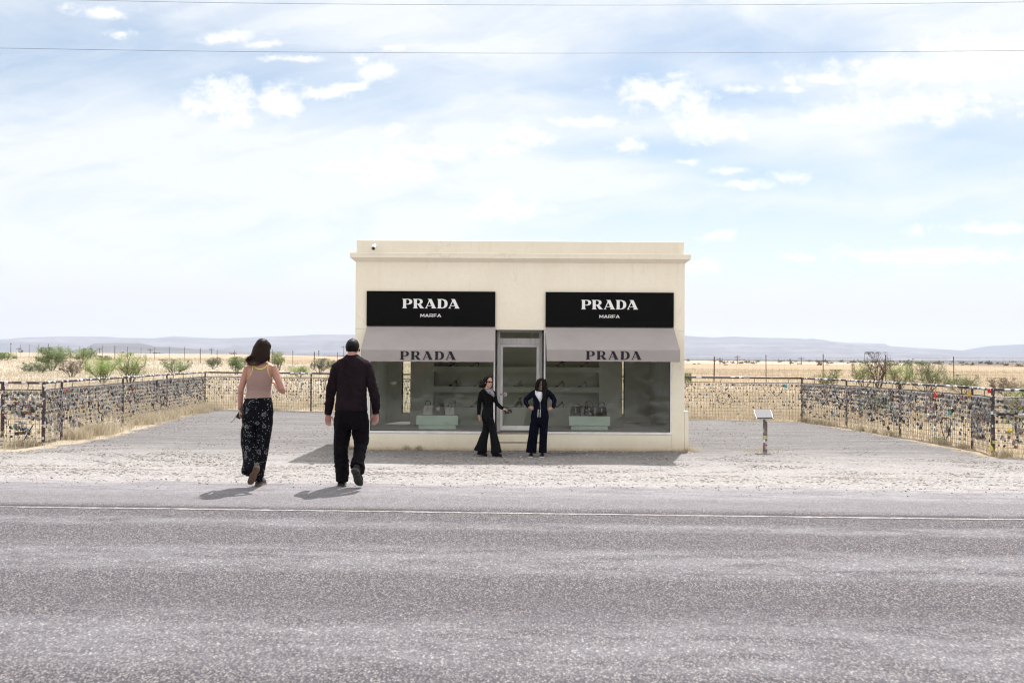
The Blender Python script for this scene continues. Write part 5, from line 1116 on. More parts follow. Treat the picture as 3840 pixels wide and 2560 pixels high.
def head(k, c, f, s=1.0, tilt=0.0):
    """c: middle of the head, f: where the face looks"""
    f = f.normalized(); r = f.cross(Vector((0, 0, 1))).normalized(); u = r.cross(f).normalized(); u = (u + r * tilt).normalized(); r = f.cross(u).normalized()
    k.ell(c + u * .028 * s - f * .012 * s, r * .073 * s, f * .092 * s, u * .084 * s, 20, 14)
    k.ell(c - u * .032 * s + f * .030 * s, r * .058 * s, f * .058 * s, u * .080 * s, 18, 12)
    k.ell(c - u * .088 * s + f * .056 * s, r * .026 * s, f * .026 * s, u * .022 * s, 12, 8)         # chin
    k.ell(c + u * .022 * s + f * .068 * s, r * .046 * s, f * .018 * s, u * .012 * s, 12, 8)         # brow
    k.tube([c + u * .012 * s + f * .080 * s, c - u * .022 * s + f * .098 * s, c - u * .032 * s + f * .088 * s], [.007 * s, .012 * s, .009 * s], 8)   # nose
    k.ell(c - u * .050 * s + f * .080 * s, r * .022 * s, f * .010 * s, u * .008 * s, 12, 6)          # lips
    for q in (-1, 1):
        k.ell(c + r * q * .030 * s - u * .022 * s + f * .066 * s, r * .020 * s, f * .016 * s, u * .018 * s, 10, 8)   # cheeks
        k.ell(c + r * q * .073 * s - u * .008 * s - f * .008 * s, (r * .008 * q + f * -.004) * s, f * .017 * s, u * .030 * s, 10, 8)      # ears
    return f, r, u
def neck(k, a, c, r0=.060, r1=.052): k.tube([a, a.lerp(c, .5), c], [(r0, r0 * .95), (r1, r1), (r1 * 1.02, r1)], 14)
def sec(k, rows, Y, cyo=0.0, n=26, sup=1.0):
    """rows: (photo x, photo y, half width in photo px, depth radius in m, forward shift) - stacked rounded sections of a garment or torso"""
    out = []
    for row in rows:
        px, py, hw, ry = row[:4]; dy = row[4] if len(row) > 4 else 0.0
        yy = Y + dy; c = W(px, py, yy); rx = hw / F * yy; ring = []
        for j in range(n):
            q = 2 * math.pi * j / n; cs, sn = math.cos(q), math.sin(q)
            ring.append(c + Vector((rx * math.copysign(abs(cs) ** sup, cs), ry * math.copysign(abs(sn) ** sup, sn), 0)))
        out.append(ring)
    k.loft(out)
def ptube(k, rows, Y, n=14, ref=None):
    """rows: (photo x, photo y, radius px, depth shift m[, depth radius m])"""
    pts = [W(a[0], a[1], Y + a[3]) for a in rows]; rs = []
    for a in rows:
        q = a[2] / F * (Y + a[3]); rs.append((q, a[4] if len(a) > 4 else q))
    k.tube(pts, rs, n, ref=ref)
def shoe(parent, heel, toe, up, wd, hgt, um, smt, name='shoe', tread=False, high=.0, thick=.028):
    """upper with opening plus a separate sole"""
    d = toe - heel; L = d.length; d.normalize(); up = (up - d * up.dot(d)).normalized(); s = d.cross(up).normalized()
    prof = [(0, .62), (.06, .84), (.18, .92), (.38, .80), (.55, .86), (.72, 1.0), (.86, .92), (.95, .66), (1, .34)]
    k = MB(); rings = []
    for t, w_ in prof:
        c = heel + d * L * t + up * (high * (1 - t) * (t < .5)); ring = []
        for j in range(12):
            q = 2 * math.pi * j / 12; ring.append(c + s * wd / 2 * w_ * math.cos(q) * 1.04 + up * (thick if math.sin(q) > 0 else 0) * abs(math.sin(q)) ** .25)
        rings.append(ring)
    k.loft(rings); so_ = None
    k2 = MB(); rings = []; tops = [.82, 1.0, 1.0, .98, .82, .62, .50, .40, .30]
    for (t, w_), tp in zip(prof, tops):
        c = heel + d * L * (t * .97 + .01) + up * thick * .8; ring = []
        for j in range(14):
            q = 2 * math.pi * j / 14; ring.append(c + s * wd / 2 * w_ * .93 * math.cos(q) * (1 - .25 * max(0, math.sin(q)) * (t < .5)) + up * (hgt * tp * max(0, math.sin(q)) ** .8))
        rings.append(ring)
    k2.loft(rings); uo = k2.build(name, um, parent, smooth=True)
    if tread:
        for i in range(11):
            t = .06 + i * .085; w_ = np.interp(t, [p[0] for p in prof], [p[1] for p in prof]); c = heel + d * L * t - up * .003
            for q in (-1, 1): k.obox(c + s * q * wd * .23 * w_, s * wd * .17 * w_, d * L * .026, up * .005)
    k.build('sole', smt, uo, smooth=False)
    return uo
def bvh(me): return BVHTree.FromPolygons([v.co[:] for v in me.vertices], [tuple(p.vertices) for p in me.polygons])
def snap(tree, px, py, lift=.002, back=False):
    o = Vector((0, 0, CAMZ)); d = ray(px, py).normalized(); h = tree.ray_cast(o, d)
    if h[0] is None: return None
    return h[0] - d * lift

# ------------------------------------------------------------------ the man in dark clothes
YB_ = 12.15
mb_base = W(1305, 1818, YB_); man = empty('person', (mb_base.x, YB_, H(mb_base.x, YB_)), 'man seen from behind in dark long sleeved shirt, black trousers and black cap', 'person')
k = MB()
hc = W(1322, 1308, YB_ + .02); head(k, hc, Vector((.06, 1, -.16)), 1.0)
k.tube([W(1321, 1322, YB_ + .0), W(1321, 1332, YB_ - .005), W(1321, 1346, YB_)], [(.060, .058), (.062, .060), (.075, .066)], 16)
sec(k, [(1320, 1342, 26, .07), (1319, 1352, 46, .085), (1319, 1368, 57, .10), (1319, 1400, 54, .115), (1319, 1440, 50, .115), (1319, 1490, 48, .105), (1318, 1530, 53, .115), (1318, 1575, 56, .125), (1318, 1600, 52, .11)], YB_)
ptube(k, [(1263, 1375, 16, 0), (1251, 1420, 14, 0), (1241, 1466, 12, -.01), (1235, 1510, 11.5, .03), (1230, 1553, 8.6, .05)], YB_)
ptube(k, [(1375, 1372, 16, 0), (1391, 1422, 14, 0), (1403, 1474, 12, -.02), (1409, 1515, 11.5, .02), (1409.5, 1550, 8.6, .04)], YB_)
wl, wr_ = W(1230, 1552, YB_ + .05), W(1409.5, 1549, YB_ + .04)
hand(k, wl, Vector((.02, .02, -1)), Vector((.25, -1, 0)), Vector((1, 0, 0)), 1.02, .42, .35); hand(k, wr_, Vector((0, .02, -1)), Vector((-.35, -1, 0)), Vector((-1, 0, 0)), 1.02, .42, .35)
ptube(k, [(1290, 1580, 26, 0), (1286, 1640, 21, .01), (1281, 1690, 16, 0), (1283, 1745, 14, .0), (1283, 1800, 11, -.01)], YB_)
ptube(k, [(1345, 1580, 26, 0), (1353, 1640, 20, .03), (1354, 1668, 16, .05), (1348, 1710, 14, -.08), (1338, 1750, 11, -.20)], YB_)
me = remesh(k, .0055, 4); put_mesh(me, 'body', SK_B, man)
SHIRT = cloth('plum_black_cotton', (.0145, .0092, .0128), .25, .9, 13); PANT = cloth('black_twill', (.0055, .0045, .0065), .3, .9, 12, rough=.75)
k = MB()
sec(k, [(1321, 1332, 21.5, .070, .0), (1321, 1338, 27, .078), (1320, 1345, 41, .09), (1319, 1352, 53, .10), (1319, 1364, 63, .112), (1319, 1382, 63, .122), (1319, 1410, 57, .130), (1319, 1440, 55, .130), (1319, 1470, 54, .126), (1318, 1500, 55, .128), (1317, 1525, 58, .138), (1316.5, 1538, 60, .142)], YB_, sup=.9)
ptube(k, [(1276, 1362, 15, .0), (1264, 1376, 19, 0), (1252, 1420, 18.5, 0), (1243, 1455, 18, -.01), (1238, 1490, 16.5, .02), (1234, 1525, 14, .045), (1231, 1543, 11.5, .05), (1230, 1553, 12, .05)], YB_)
ptube(k, [(1362, 1358, 15, .0), (1374, 1373, 19, 0), (1388, 1415, 18, 0), (1400, 1460, 18, -.015), (1405, 1485, 18.5, -.015), (1409, 1515, 15.5, .02), (1410, 1538, 11.5, .035), (1410, 1549, 12, .04)], YB_)
me = remesh(k, .0075, 3, .012, (7, 7, 5)); put_mesh(me, 'shirt', SHIRT, man)
k = MB()
sec(k, [(1318, 1528, 55, .125), (1318, 1555, 60, .136), (1318, 1585, 63, .138), (1319, 1606, 63, .125)], YB_, sup=.9)
ptube(k, [(1287, 1585, 31, 0, .125), (1284, 1625, 30, .01, .11), (1280, 1670, 25, .015, .095), (1279, 1705, 24, .0, .09), (1282, 1745, 25, -.01, .09), (1284, 1775, 21, -.01, .085), (1283, 1803, 19.5, -.015, .085)], YB_)
ptube(k, [(1349, 1585, 31, 0, .125), (1352, 1625, 30, .03, .11), (1355, 1655, 25, .055, .10), (1353, 1668, 22, .05, .095), (1349, 1700, 21, -.03, .09), (1343, 1730, 21, -.12, .09), (1338, 1750, 23, -.18, .085)], YB_)
ptube(k, [(1345, 1735, 20, -.12, .085), (1350, 1757, 17, -.14, .075), (1354, 1775, 10, -.13, .06)], YB_)
me = remesh(k, .0075, 3, .016, (8, 8, 5)); put_mesh(me, 'trousers', PANT, man)
SHOE_M = mat('dark_sports_mesh', (.016, .017, .018), .7, spec=.15, var=.3, vscale=40, bump=.4, bscale=120); SOLE_M = mat('worn_grey_sole', (.045, .048, .042), .8, var=.3, vscale=25, bump=.4, bscale=60)
hL = W(1279, 1815, YB_ - .03); hL.z = H(hL.x, hL.y) + .002; shoe(man, hL, hL + Vector((-.03, .29, 0)), Vector((0, 0, 1)), .108, .085, SHOE_M, SOLE_M)
hR, tR = W(1329, 1760, YB_ - .30), W(1349, 1824, YB_ - .12); tR.z = max(tR.z, H(tR.x, tR.y) + .015)
shoe(man, hR, tR, Vector((.25, .9, .45)), .112, .085, SHOE_M, SOLE_M, tread=True)
# cap with rear strap, and hair below
fc = Vector((.06, 1, -.16)).normalized(); rc = fc.cross(Vector((0, 0, 1))).normalized(); uc = rc.cross(fc)
k = MB(); cc_ = hc + uc * .034 - fc * .012; rings = []
for i in range(9):
    a = -.18 + (math.pi / 2 + .16) * i / 8; rings.append([cc_ + rc * (.083 * math.cos(a) * math.cos(q)) + fc * (.101 * math.cos(a) * math.sin(q)) + uc * (.094 * math.sin(a) - .012 * math.cos(a) * (math.sin(q) < 0)) for q in [2 * math.pi * j / 24 for j in range(24)]])
k.loft(rings); k.ell(cc_ + uc * .094, rc * .009, fc * .009, uc * .005, 10, 6); CAPM = mat('black_cap_cloth', (.006, .006, .007), .55, spec=.15, var=.3, vscale=30, bump=.3, bscale=90); cap = k.build('cap', CAPM, man, smooth=True)
k = MB()
for i in range(10):
    a0 = math.radians(20 + 14 * i); 
br = [[cc_ + fc * (.085 + .075 * t) + rc * (q * (.075 - .02 * t * t)) - uc * (.010 + .02 * t + .012 * (q * q)) + uc * o for q in (-1, -.5, 0, .5, 1)] + [cc_ + fc * (.085 + .075 * t) + rc * (q * (.075 - .02 * t * t)) - uc * (.014 + .02 * t + .012 * (q * q)) for q in (1, .5, 0, -.5, -1)] for t, o in ((0, 0), (.5, 0), (1, 0))]
k.loft(br); k.build('cap_brim', CAPM, cap, smooth=True)
k = MB(); k.tube([cc_ - fc * (.104 * math.cos(q)) * 1.0 + rc * (.036 * math.sin(q * 1.0) * 1.0) * 1.3 + uc * (.030 + .020 * math.cos(q * 1.3)) - fc * -.008 for q in [x * .22 for x in range(-4, 5)]], .0032, 6); k.build('cap_seam', mat('cap_seam', (.16, .16, .17), .4), cap)
HB = mat('short_dark_hair', (.010, .007, .006), .6, spec=.1, var=.4, vscale=60, bump=.6, bscale=200)
k = MB(); k.ell(hc + uc * .004 - fc * .020, rc * .078, fc * .086, uc * .056, 20, 12); me = remesh(k, .006, 1, .003, (60, 60, 60)); put_mesh(me, 'hair', HB, man)

# ------------------------------------------------------------------ the woman in the ribbed top and bandana trousers
YA = 12.1
ab = W(966, 1820, YA); wa = empty('person', (ab.x, YA, H(ab.x, YA)), 'long haired woman seen from behind in dusty pink tank top and black bandana print trousers', 'person')
k = MB()
hcA = W(985, 1306, YA); fA = Vector((.10, 1, -.12)).normalized(); head(k, hcA, fA, .96)
k.tube([W(985, 1325, YA), W(982, 1345, YA), W(980, 1362, YA + .005)], [(.046, .05), (.046, .05), (.066, .058)], 16)
TOR = [(979, 1355, 22, .055), (978, 1361, 37, .066), (977, 1370, 51, .08), (976, 1385, 52, .092), (974, 1400, 48, .10), (973, 1422, 45.5, .105), (971.5, 1445, 43, .10), (970.5, 1463, 41.5, .093), (970, 1480, 43, .098), (969, 1500, 47, .108), (967, 1530, 54, .125), (966, 1565, 55, .128), (966, 1592, 52, .11)]
sec(k, TOR, YA)
ptube(k, [(931, 1375, 14.5, .0), (924, 1395, 14.5, 0), (912, 1430, 12.8, -.005), (903, 1463, 10.8, -.01), (901, 1495, 10.5, .015), (901, 1520, 8.5, .03), (901.5, 1536, 7.4, .035)], YA)
ptube(k, [(1022, 1373, 14.5, .0), (1031, 1395, 14.5, 0), (1043, 1425, 13.5, -.01), (1056, 1458, 11.5, -.015), (1060, 1467, 10.5, -.005), (1052, 1461, 10.5, .06), (1040, 1448, 9, .17), (1034, 1440, 7.6, .22)], YA)
hand(k, W(901.5, 1536, YA + .035), Vector((.03, .12, -1)), Vector((1, -.1, 0)), Vector((-.1, -1, 0)), .94, 1.0, .7); hand(k, W(1034, 1440, YA + .22), Vector((-.3, .8, .35)), Vector((-.4, 0, -1)), Vector((0, 0, 1)), .94, .7)
ptube(k, [(940, 1580, 26, 0), (938, 1640, 20, .01), (937, 1690, 15, .0), (940, 1730, 13, -.10), (952, 1758, 9, -.20)], YA)
ptube(k, [(993, 1580, 26, 0), (988, 1640, 20, .01), (982, 1695, 15, .01), (976, 1750, 12, 0), (967, 1803, 9, -.01)], YA)
meA = remesh(k, .0052, 4); tree = bvh(meA)
# the tank top is the skin of the torso between its seams, lifted a few millimetres
AHL = [(947.5, 1368), (948.5, 1380), (944.5, 1396), (936, 1411), (925.5, 1422)]; AHR = [(1005, 1364), (1004, 1378), (1005, 1395), (1010, 1410), (1018.5, 1424)]; NK = [(952.5, 1371), (959, 1378.5), (968, 1382.5), (978, 1383.5), (988, 1381), (997, 1374.5), (1002.5, 1367)]
poly = np.array(AHL + [(924, 1425), (924, 1504), (1017, 1504), (1020, 1426)] + AHR[::-1] + NK[::-1], float)
kt = MB(); sec(kt, TOR, YA); mt_ = remesh(kt, .0050, 4, .0028, (5, 5, 16)); mt_.update()
def topx(v):
    d = v - Vector((0, 0, CAMZ)); z = d.dot(fwd); return 1920 + d.dot(camR) / z * F, 1280 - d.dot(camU) / z * F
pp = np.array([topx(v.co) for v in mt_.vertices]); sdv = poly_sd(pp[:, 0], pp[:, 1], poly); hem = 1496 - (pp[:, 0] - 925) * .055
bm = bmesh.new(); bm.from_mesh(mt_); bm.verts.ensure_lookup_table(); dele = [v for v in bm.verts if sdv[v.index] < 0 or pp[v.index, 1] > hem[v.index]]
for v in bm.verts: v.co += v.normal * (.0065 + .004 * max(0, 1 - abs(pp[v.index, 1] - hem[v.index]) / 8))
bmesh.ops.delete(bm, geom=dele, context='VERTS'); r_ = bmesh.ops.solidify(bm, geom=list(bm.faces), thickness=-.003); bm.to_mesh(mt_); bm.free()
mt_.polygons.foreach_set('use_smooth', [True] * len(mt_.polygons))
tank_m = mat('dusty_pink_rib_knit', (.36, .235, .215), .9, var=.06, vscale=6, bump=.5, bscale=1); tn = NT(tank_m.node_tree)
rib = tn.m('SINE', tn.m('MULTIPLY', tn.n('ShaderNodeSeparateXYZ', {0: tn.n('ShaderNodeTexCoord').outputs['Object']}).outputs[0], 1400)); tn.set(tank_m.node_tree.nodes['Principled BSDF'].inputs['Normal'], tn.n('ShaderNodeBump', {'Height': tn.m('ADD', tn.m('MULTIPLY', rib, .15), tn.noise(tn.vm('MULTIPLY', tn.n('ShaderNodeTexCoord').outputs['Object'], (2, 2, 11)), 2.2, 3, .5).outputs[0]), 'Strength': .5, 'Distance': .02}).outputs[0])
tank = put_mesh(mt_, 'tank_top', tank_m, wa); put_mesh(meA, 'body', SK_A, wa)
def spl(pts, n=6):
    out = []
    for i in range(len(pts) - 1):
        p0, p1, p2, p3 = [Vector((*pts[max(0, min(len(pts) - 1, j))], 0)) for j in (i - 1, i, i + 1, i + 2)]
        for t in [q / n for q in range(n)]: v = .5 * ((2 * p1) + (p2 - p0) * t + (2 * p0 - 5 * p1 + 4 * p2 - p3) * t * t + (3 * p1 - p0 - 3 * p2 + p3) * t ** 3); out.append((v.x, v.y))
    return out + [pts[-1]]
pipe = mat('yellow_piping', (.70, .66, .13), .7)
for crv in (AHL, AHR, NK):
    ps = [snap(tree, a, b, .008) for a, b in spl(crv)]; ps = [p for p in ps if p is not None]; k = MB(); k.tube(ps, [(.0065, .0045)] * len(ps), 8); k.build('piping', pipe, tank, smooth=True)
def bandana():
    m = bpy.data.materials.new('bandana_print'); m.use_nodes = True; t = NT(m.node_tree); b = m.node_tree.nodes['Principled BSDF']
    co = t.n('ShaderNodeTexCoord').outputs['Object']; c2 = t.vm('MULTIPLY', co, (1, .55, 1)); wv = t.vm('ADD', c2, t.vm('MULTIPLY', t.noise(c2, 9, 2, .5).outputs['Color'], (.05, .05, .05)))
    v = t.n('ShaderNodeTexVoronoi', {'Vector': c2, 'Scale': 58.0, 'Randomness': .7}); s = t.n('ShaderNodeSeparateColor', {0: v.outputs['Color']})
    dots = t.m('MULTIPLY', t.ss(v.outputs['Distance'], .30, .18), t.m('GREATER_THAN', s.outputs[0], .5))
    pz = t.n('ShaderNodeTexVoronoi', {'Vector': wv, 'Scale': 15.0, 'Randomness': .9}); ps = t.n('ShaderNodeSeparateColor', {0: pz.outputs['Color']})
    ring = t.m('MAXIMUM', t.ss(t.m('ABSOLUTE', t.m('SUBTRACT', pz.outputs['Distance'], .36)), .035, .012), t.ss(t.m('ABSOLUTE', t.m('SUBTRACT', pz.outputs['Distance'], .20)), .04, .015))
    ring = t.m('MULTIPLY', ring, t.m('GREATER_THAN', ps.outputs[0], .78)); dots = t.m('MULTIPLY', dots, t.m('LESS_THAN', ps.outputs[1], .72))
    v2 = t.n('ShaderNodeTexVoronoi', {'Vector': t.vm('MULTIPLY', co, (1, .55, 1.8)), 'Scale': 30.0}, feature='F1'); pet = t.m('MULTIPLY', t.ss(v2.outputs['Distance'], .22, .12), t.m('GREATER_THAN', t.n('ShaderNodeSeparateColor', {0: v2.outputs['Color']}).outputs[2], .7))
    f = t.m('MAXIMUM', t.m('MAXIMUM', t.m('MULTIPLY', dots, .75), t.m('MULTIPLY', ring, .55)), pet)
    t.set(b.inputs['Base Color'], t.mix(f, (.004, .0045, .008), (.40, .41, .45))); t.set(b.inputs['Roughness'], .8); t.set(b.inputs['Specular IOR Level'], .08)
    t.set(b.inputs['Normal'], t.n('ShaderNodeBump', {'Height': t.noise(t.vm('MULTIPLY', co, (1, 1, .3)), 18, 3, .5).outputs[0], 'Strength': .5, 'Distance': .02}).outputs[0]); return m
k = MB()
sec(k, [(970, 1489, 45, .108), (969, 1500, 48, .113), (967, 1525, 55.5, .130), (966, 1560, 57, .134), (964, 1592, 55, .12)], YA, sup=.92)
ptube(k, [(939, 1580, 29, 0, .115), (935, 1625, 31, .0, .115), (934, 1665, 30, -.01, .105), (938, 1700, 26, -.05, .10), (941, 1730, 26, -.10, .10), (938, 1758, 29, -.15, .10), (934, 1774, 29, -.18, .10)], YA)
ptube(k, [(992, 1580, 29, 0, .115), (988, 1625, 27, .01, .11), (982, 1665, 26, .01, .10), (978, 1700, 24, .01, .09), (975, 1740, 20, .0, .085), (971, 1775, 17, .0, .08), (968, 1803, 17, -.005, .08)], YA)
me = remesh(k, .007, 3, .010, (9, 9, 2.5)); put_mesh(me, 'trousers', bandana(), wa)
BOOT = mat('grey_suede', (.10, .085, .09), .85, var=.2, vscale=30); SOLE2 = mat('brown_rubber_sole', (.15, .095, .062), .75, var=.3, vscale=30, bump=.4, bscale=90)
h1_ = W(965, 1819, YA - .03); h1_.z = H(h1_.x, h1_.y) + .002; shoe(wa, h1_, h1_ + Vector((.02, .26, 0)), Vector((0, 0, 1)), .090, .10, BOOT, SOLE2)
h2_, t2_ = W(966, 1752, YA - .32), W(936, 1816, YA - .17); shoe(wa, h2_, t2_, Vector((-.3, .9, .4)), .086, .085, BOOT, SOLE2, tread=False)
# hair: a mass of separate strands falling over a base, blown to the left
HA = bpy.data.materials.new('long_brown_hair'); HA.use_nodes = True; t_ = NT(HA.node_tree); b_ = HA.node_tree.nodes['Principled BSDF']
hco = t_.n('ShaderNodeTexCoord').outputs['Object']; hz = t_.n('ShaderNodeSeparateXYZ', {0: hco}).outputs[2]
t_.set(b_.inputs['Base Color'], t_.mix(t_.ss(t_.m('ADD', hz, t_.m('MULTIPLY', t_.noise(hco, 20, 3, .6).outputs[0], .12)), 1.58, 1.44), (.018, .009, .0065), (.20, .118, .068))); t_.set(b_.inputs['Roughness'], .5); t_.set(b_.inputs['Specular IOR Level'], .12)
k = MB(); rh = random.Random(4)
fa, ra_, ua = fA, fA.cross(Vector((0, 0, 1))).normalized(), None; ua = ra_.cross(fa)
k.ell(hcA + ua * .030 - fa * .014, ra_ * .081, fa * .098, ua * .090, 20, 14)
sec(k, [(984, 1288, 25, .08, -.01), (981, 1300, 30, .085, -.02), (978, 1322, 34, .075, -.04), (974.5, 1340, 37, .06, -.06), (968, 1352, 35, .045, -.08), (957, 1361, 28, .03, -.09), (946, 1368, 22, .018, -.098)], YA)
baseh = remesh(k, .006, 2, .004, (30, 30, 4))
hair = put_mesh(baseh, 'hair', HA, wa)
k = MB()
for i in range(560):
    a = rh.uniform(-2.9, 2.9); fr = abs(a) / 2.9; sx = math.sin(a) ; el = rh.uniform(.25, 1.0)
    p0 = hcA + ua * .115 * (1 - .1 * el) + ra_ * rh.gauss(0, .015) - fa * .01
    dirv = (-fa * math.cos(a) + ra_ * math.sin(a)); p1 = hcA + ua * (.10 - .04 * el) + dirv * (.055 + .02 * el); p2 = hcA + ua * .03 + dirv * .098; 
    if dirv.dot(fa) > .55: continue
    low = hcA - ua * .06 + dirv * .088 + Vector((-.012, 0, 0)); L = rh.uniform(.6, 1.0)
    blow = (.5 - .5 * math.sin(a)) ; end = W(984 - 12 + sx * 24 - blow * 34 * rh.uniform(.5, 1.15), 1366 + rh.uniform(-14, 8) - (8 if sx < -.5 else 0), YA - .085 - .03 * math.cos(a)); 
    if sx > .25: end = W(988 + sx * 22 + rh.gauss(0, 2), 1352 + rh.uniform(-14, 8), YA - .04 - .05 * math.cos(a))
    mid = low.lerp(end, .5) + Vector((rh.gauss(0, .008), rh.gauss(0, .005) - .012, rh.gauss(0, .006)))
    if rh.random() < .03: end = end + Vector((-rh.uniform(.03, .11), 0, rh.uniform(-.01, .05)))
    cp = [p0, p1, p2, low, mid, end]; pts = []
    for j in range(5):
        q0, q1, q2, q3 = cp[max(j - 1, 0)], cp[j], cp[j + 1], cp[min(j + 2, 5)]
        for t in (0, .5): pts.append(.5 * ((2 * q1) + (q2 - q0) * t + (2 * q0 - 5 * q1 + 4 * q2 - q3) * t * t + (3 * q1 - q0 - 3 * q2 + q3) * t ** 3))
    pts.append(end); rr = rh.uniform(.0012, .0030); k.tube(pts, [rr] * (len(pts) - 3) + [rr * .8, rr * .55, rr * .2], 4, cap=False)
k.build('strand_layer', HA, hair, smooth=True, fix=False)
wp = W(899, 1555, YA + .05); wt_ = empty('wallet', wp, 'small black wallet with braided cord in the left hand of the long haired woman', 'wallet')
k = MB(); k.obox(wp, Vector((.030, .004, -.016)) * .9, Vector((-.004, .012, 0)), Vector((.026, 0, .044)) * .95); k.build('pouch', mat('black_leather', (.012, .013, .017), .45), wt_, bevel=.006)
k = MB(); k.tube([W(890, 1546, YA + .04), W(884, 1560, YA), W(876, 1573, YA - .02), W(866, 1585, YA - .03), W(868, 1581, YA - .035), W(879, 1572, YA - .03), W(887, 1558, YA)], .0035, 6); k.build('cord', mat('tan_cord', (.30, .24, .13), .8), wt_, smooth=True)
for py, col in ((1527, (.10, .03, .03)), (1533, (.02, .02, .02))):
    k = MB(); c = W(901.5, py, YA + .033); k.tube([c + Vector((.0275 * math.cos(q), .0275 * math.sin(q), 0)) for q in [2 * math.pi * i / 16 for i in range(17)]], .003, 6, cap=False); k.build('bracelet', mat('bracelet_cord', col, .6), wa)

# ------------------------------------------------------------------ the two women in front of the shop
YC = 20.15
def dark(name, c): return cloth(name, c, .15, .5, 20, rough=.9)
cb_ = W(1833, 1706, YC); wc = empty('person', (cb_.x, YC, H(cb_.x, YC)), 'dark haired woman in sunglasses and grey scarf striding past the door in flared black trousers', 'person')
k = MB(); fC = Vector((.42, -.90, -.04)).normalized(); hcC = W(1833.5, 1432, YC); fC, rC, uC = head(k, hcC, fC, 1.02, -.06)
k.tube([W(1831, 1445, YC + .02), W(1829, 1458, YC + .02)], [(.047, .05), (.055, .055)], 14)
sec(k, [(1829, 1455, 9, .06), (1828, 1462, 19, .08), (1827, 1472, 24, .09), (1828, 1490, 22, .10), (1830, 1512, 18, .09), (1831, 1529, 17, .088), (1829, 1545, 20, .10), (1828, 1560, 21, .11), (1829, 1575, 20, .10)], YC)
ptube(k, [(1806, 1472, 7.5, 0), (1800, 1495, 7, 0), (1797, 1515, 6, .0), (1796, 1540, 5.4, -.02), (1796, 1559, 4.2, -.03)], YC)
ptube(k, [(1850, 1476, 7.5, .0), (1856, 1498, 6.8, -.02), (1863, 1514, 6, -.03), (1878, 1526, 5, -.10), (1892, 1535, 4.2, -.16)], YC)
hand(k, W(1796, 1559, YC - .03), Vector((.12, -.05, -1)), Vector((.9, .3, 0)), Vector((.2, -1, 0)), .95, .35, .3); hand(k, W(1892, 1535, YC - .16), Vector((1, -.12, -.42)), Vector((0, -.5, -1)), Vector((.2, -1, .5)), .95, .5, .4)
ptube(k, [(1822, 1570, 11, .02), (1823, 1600, 9, .03), (1822, 1620, 8, .04), (1812, 1660, 6, .04), (1803, 1697, 4.5, .04)], YC)
ptube(k, [(1838, 1570, 11, -.02), (1844, 1600, 9, -.04), (1849, 1622, 8, -.05), (1855, 1660, 6, -.03), (1860, 1699, 4.5, -.02)], YC)
put_mesh(remesh(k, .0058, 3), 'body', SK_C, wc)
TOPC = dark('black_knit', (.0045, .0045, .005)); JEANC = dark('black_denim', (.008, .0085, .010))
k = MB(); sec(k, [(1829.5, 1457, 13, .075), (1828, 1462, 21, .09), (1827, 1472, 26, .10), (1828, 1490, 23.5, .11), (1830.5, 1512, 19.5, .10), (1831, 1524, 18.5, .096), (1830.5, 1532, 18.5, .098)], YC)
ptube(k, [(1812, 1466, 7.5, 0), (1805, 1474, 9, 0), (1799.5, 1496, 8.6, 0), (1797, 1515, 7.6, .0), (1796, 1540, 6.8, -.02), (1795.5, 1555, 6.2, -.03)], YC)
ptube(k, [(1846, 1468, 7.5, 0), (1852, 1477, 9, .0), (1857.5, 1499, 8.4, -.02), (1864, 1514, 7.6, -.03), (1878, 1526, 6.4, -.10), (1888.5, 1532.5, 5.8, -.15)], YC)
put_mesh(remesh(k, .008, 3, .004), 'sweater', TOPC, wc)
k = MB(); sec(k, [(1831, 1525, 18, .097), (1829.5, 1540, 20.5, .105), (1828, 1555, 21.8, .115), (1829, 1572, 21, .112), (1832, 1585, 20, .10)], YC)
ptube(k, [(1824, 1572, 13, .02, .085), (1824, 1595, 12, .03, .08), (1821, 1617, 13, .045, .075), (1814, 1640, 16, .05, .075), (1807, 1668, 20, .045, .08), (1801, 1692, 25, .04, .085)], YC)
ptube(k, [(1838, 1572, 13, -.02, .085), (1843, 1595, 13.5, -.04, .08), (1848, 1617, 13.5, -.055, .075), (1853, 1642, 14.5, -.05, .075), (1858, 1670, 17.5, -.03, .08), (1861, 1697, 20.5, -.02, .085)], YC)
put_mesh(remesh(k, .008, 3, .006, (9, 9, 3)), 'trousers', JEANC, wc)
blk = mat('black_shoe_leather', (.005, .005, .005), .4, spec=.15); rub = mat('black_heel_rubber', (.008, .007, .007), .6, spec=.1)
z_ = H(W(1800, 1705, YC).x, YC); a = W(1789, 1703, YC + .04); b = W(1826, 1704, YC + .02); a.z = z_ + .045; b.z = z_ + .004; shoe(wc, a, b, Vector((0, 0, 1)), .075, .07, blk, rub)
a = W(1845, 1705, YC - .02); b = W(1882, 1706, YC - .06); a.z = z_ + .02; b.z = z_ + .004; shoe(wc, a, b, Vector((0, 0, 1)), .075, .07, blk, rub)
HC = mat('dark_bob_hair', (.009, .004, .0035), .45, spec=.12, var=.4, vscale=30, stretch=(1, 1, .2), bump=.5, bscale=90)
k = MB(); k.ell(hcC + uC * .032 - fC * .022, rC * .084, fC * .092, uC * .092, 18, 12)
for (x, y, rx, ry, dy) in ((1818, 1436, 10, 13, .05), (1810, 1443, 9, 8, .06), (1803, 1446, 7, 6, .06), (1823, 1425, 12, 12, .04), (1845.5, 1430, 3.5, 14, .0), (1799, 1448, 4, 4, .07), (1814, 1450, 7, 4, .06)): q = F / (YC + dy); k.ell(W(x, y, YC + dy), (rx / q, 0, 0), (0, .05, 0), (0, 0, ry / q), 12, 8)
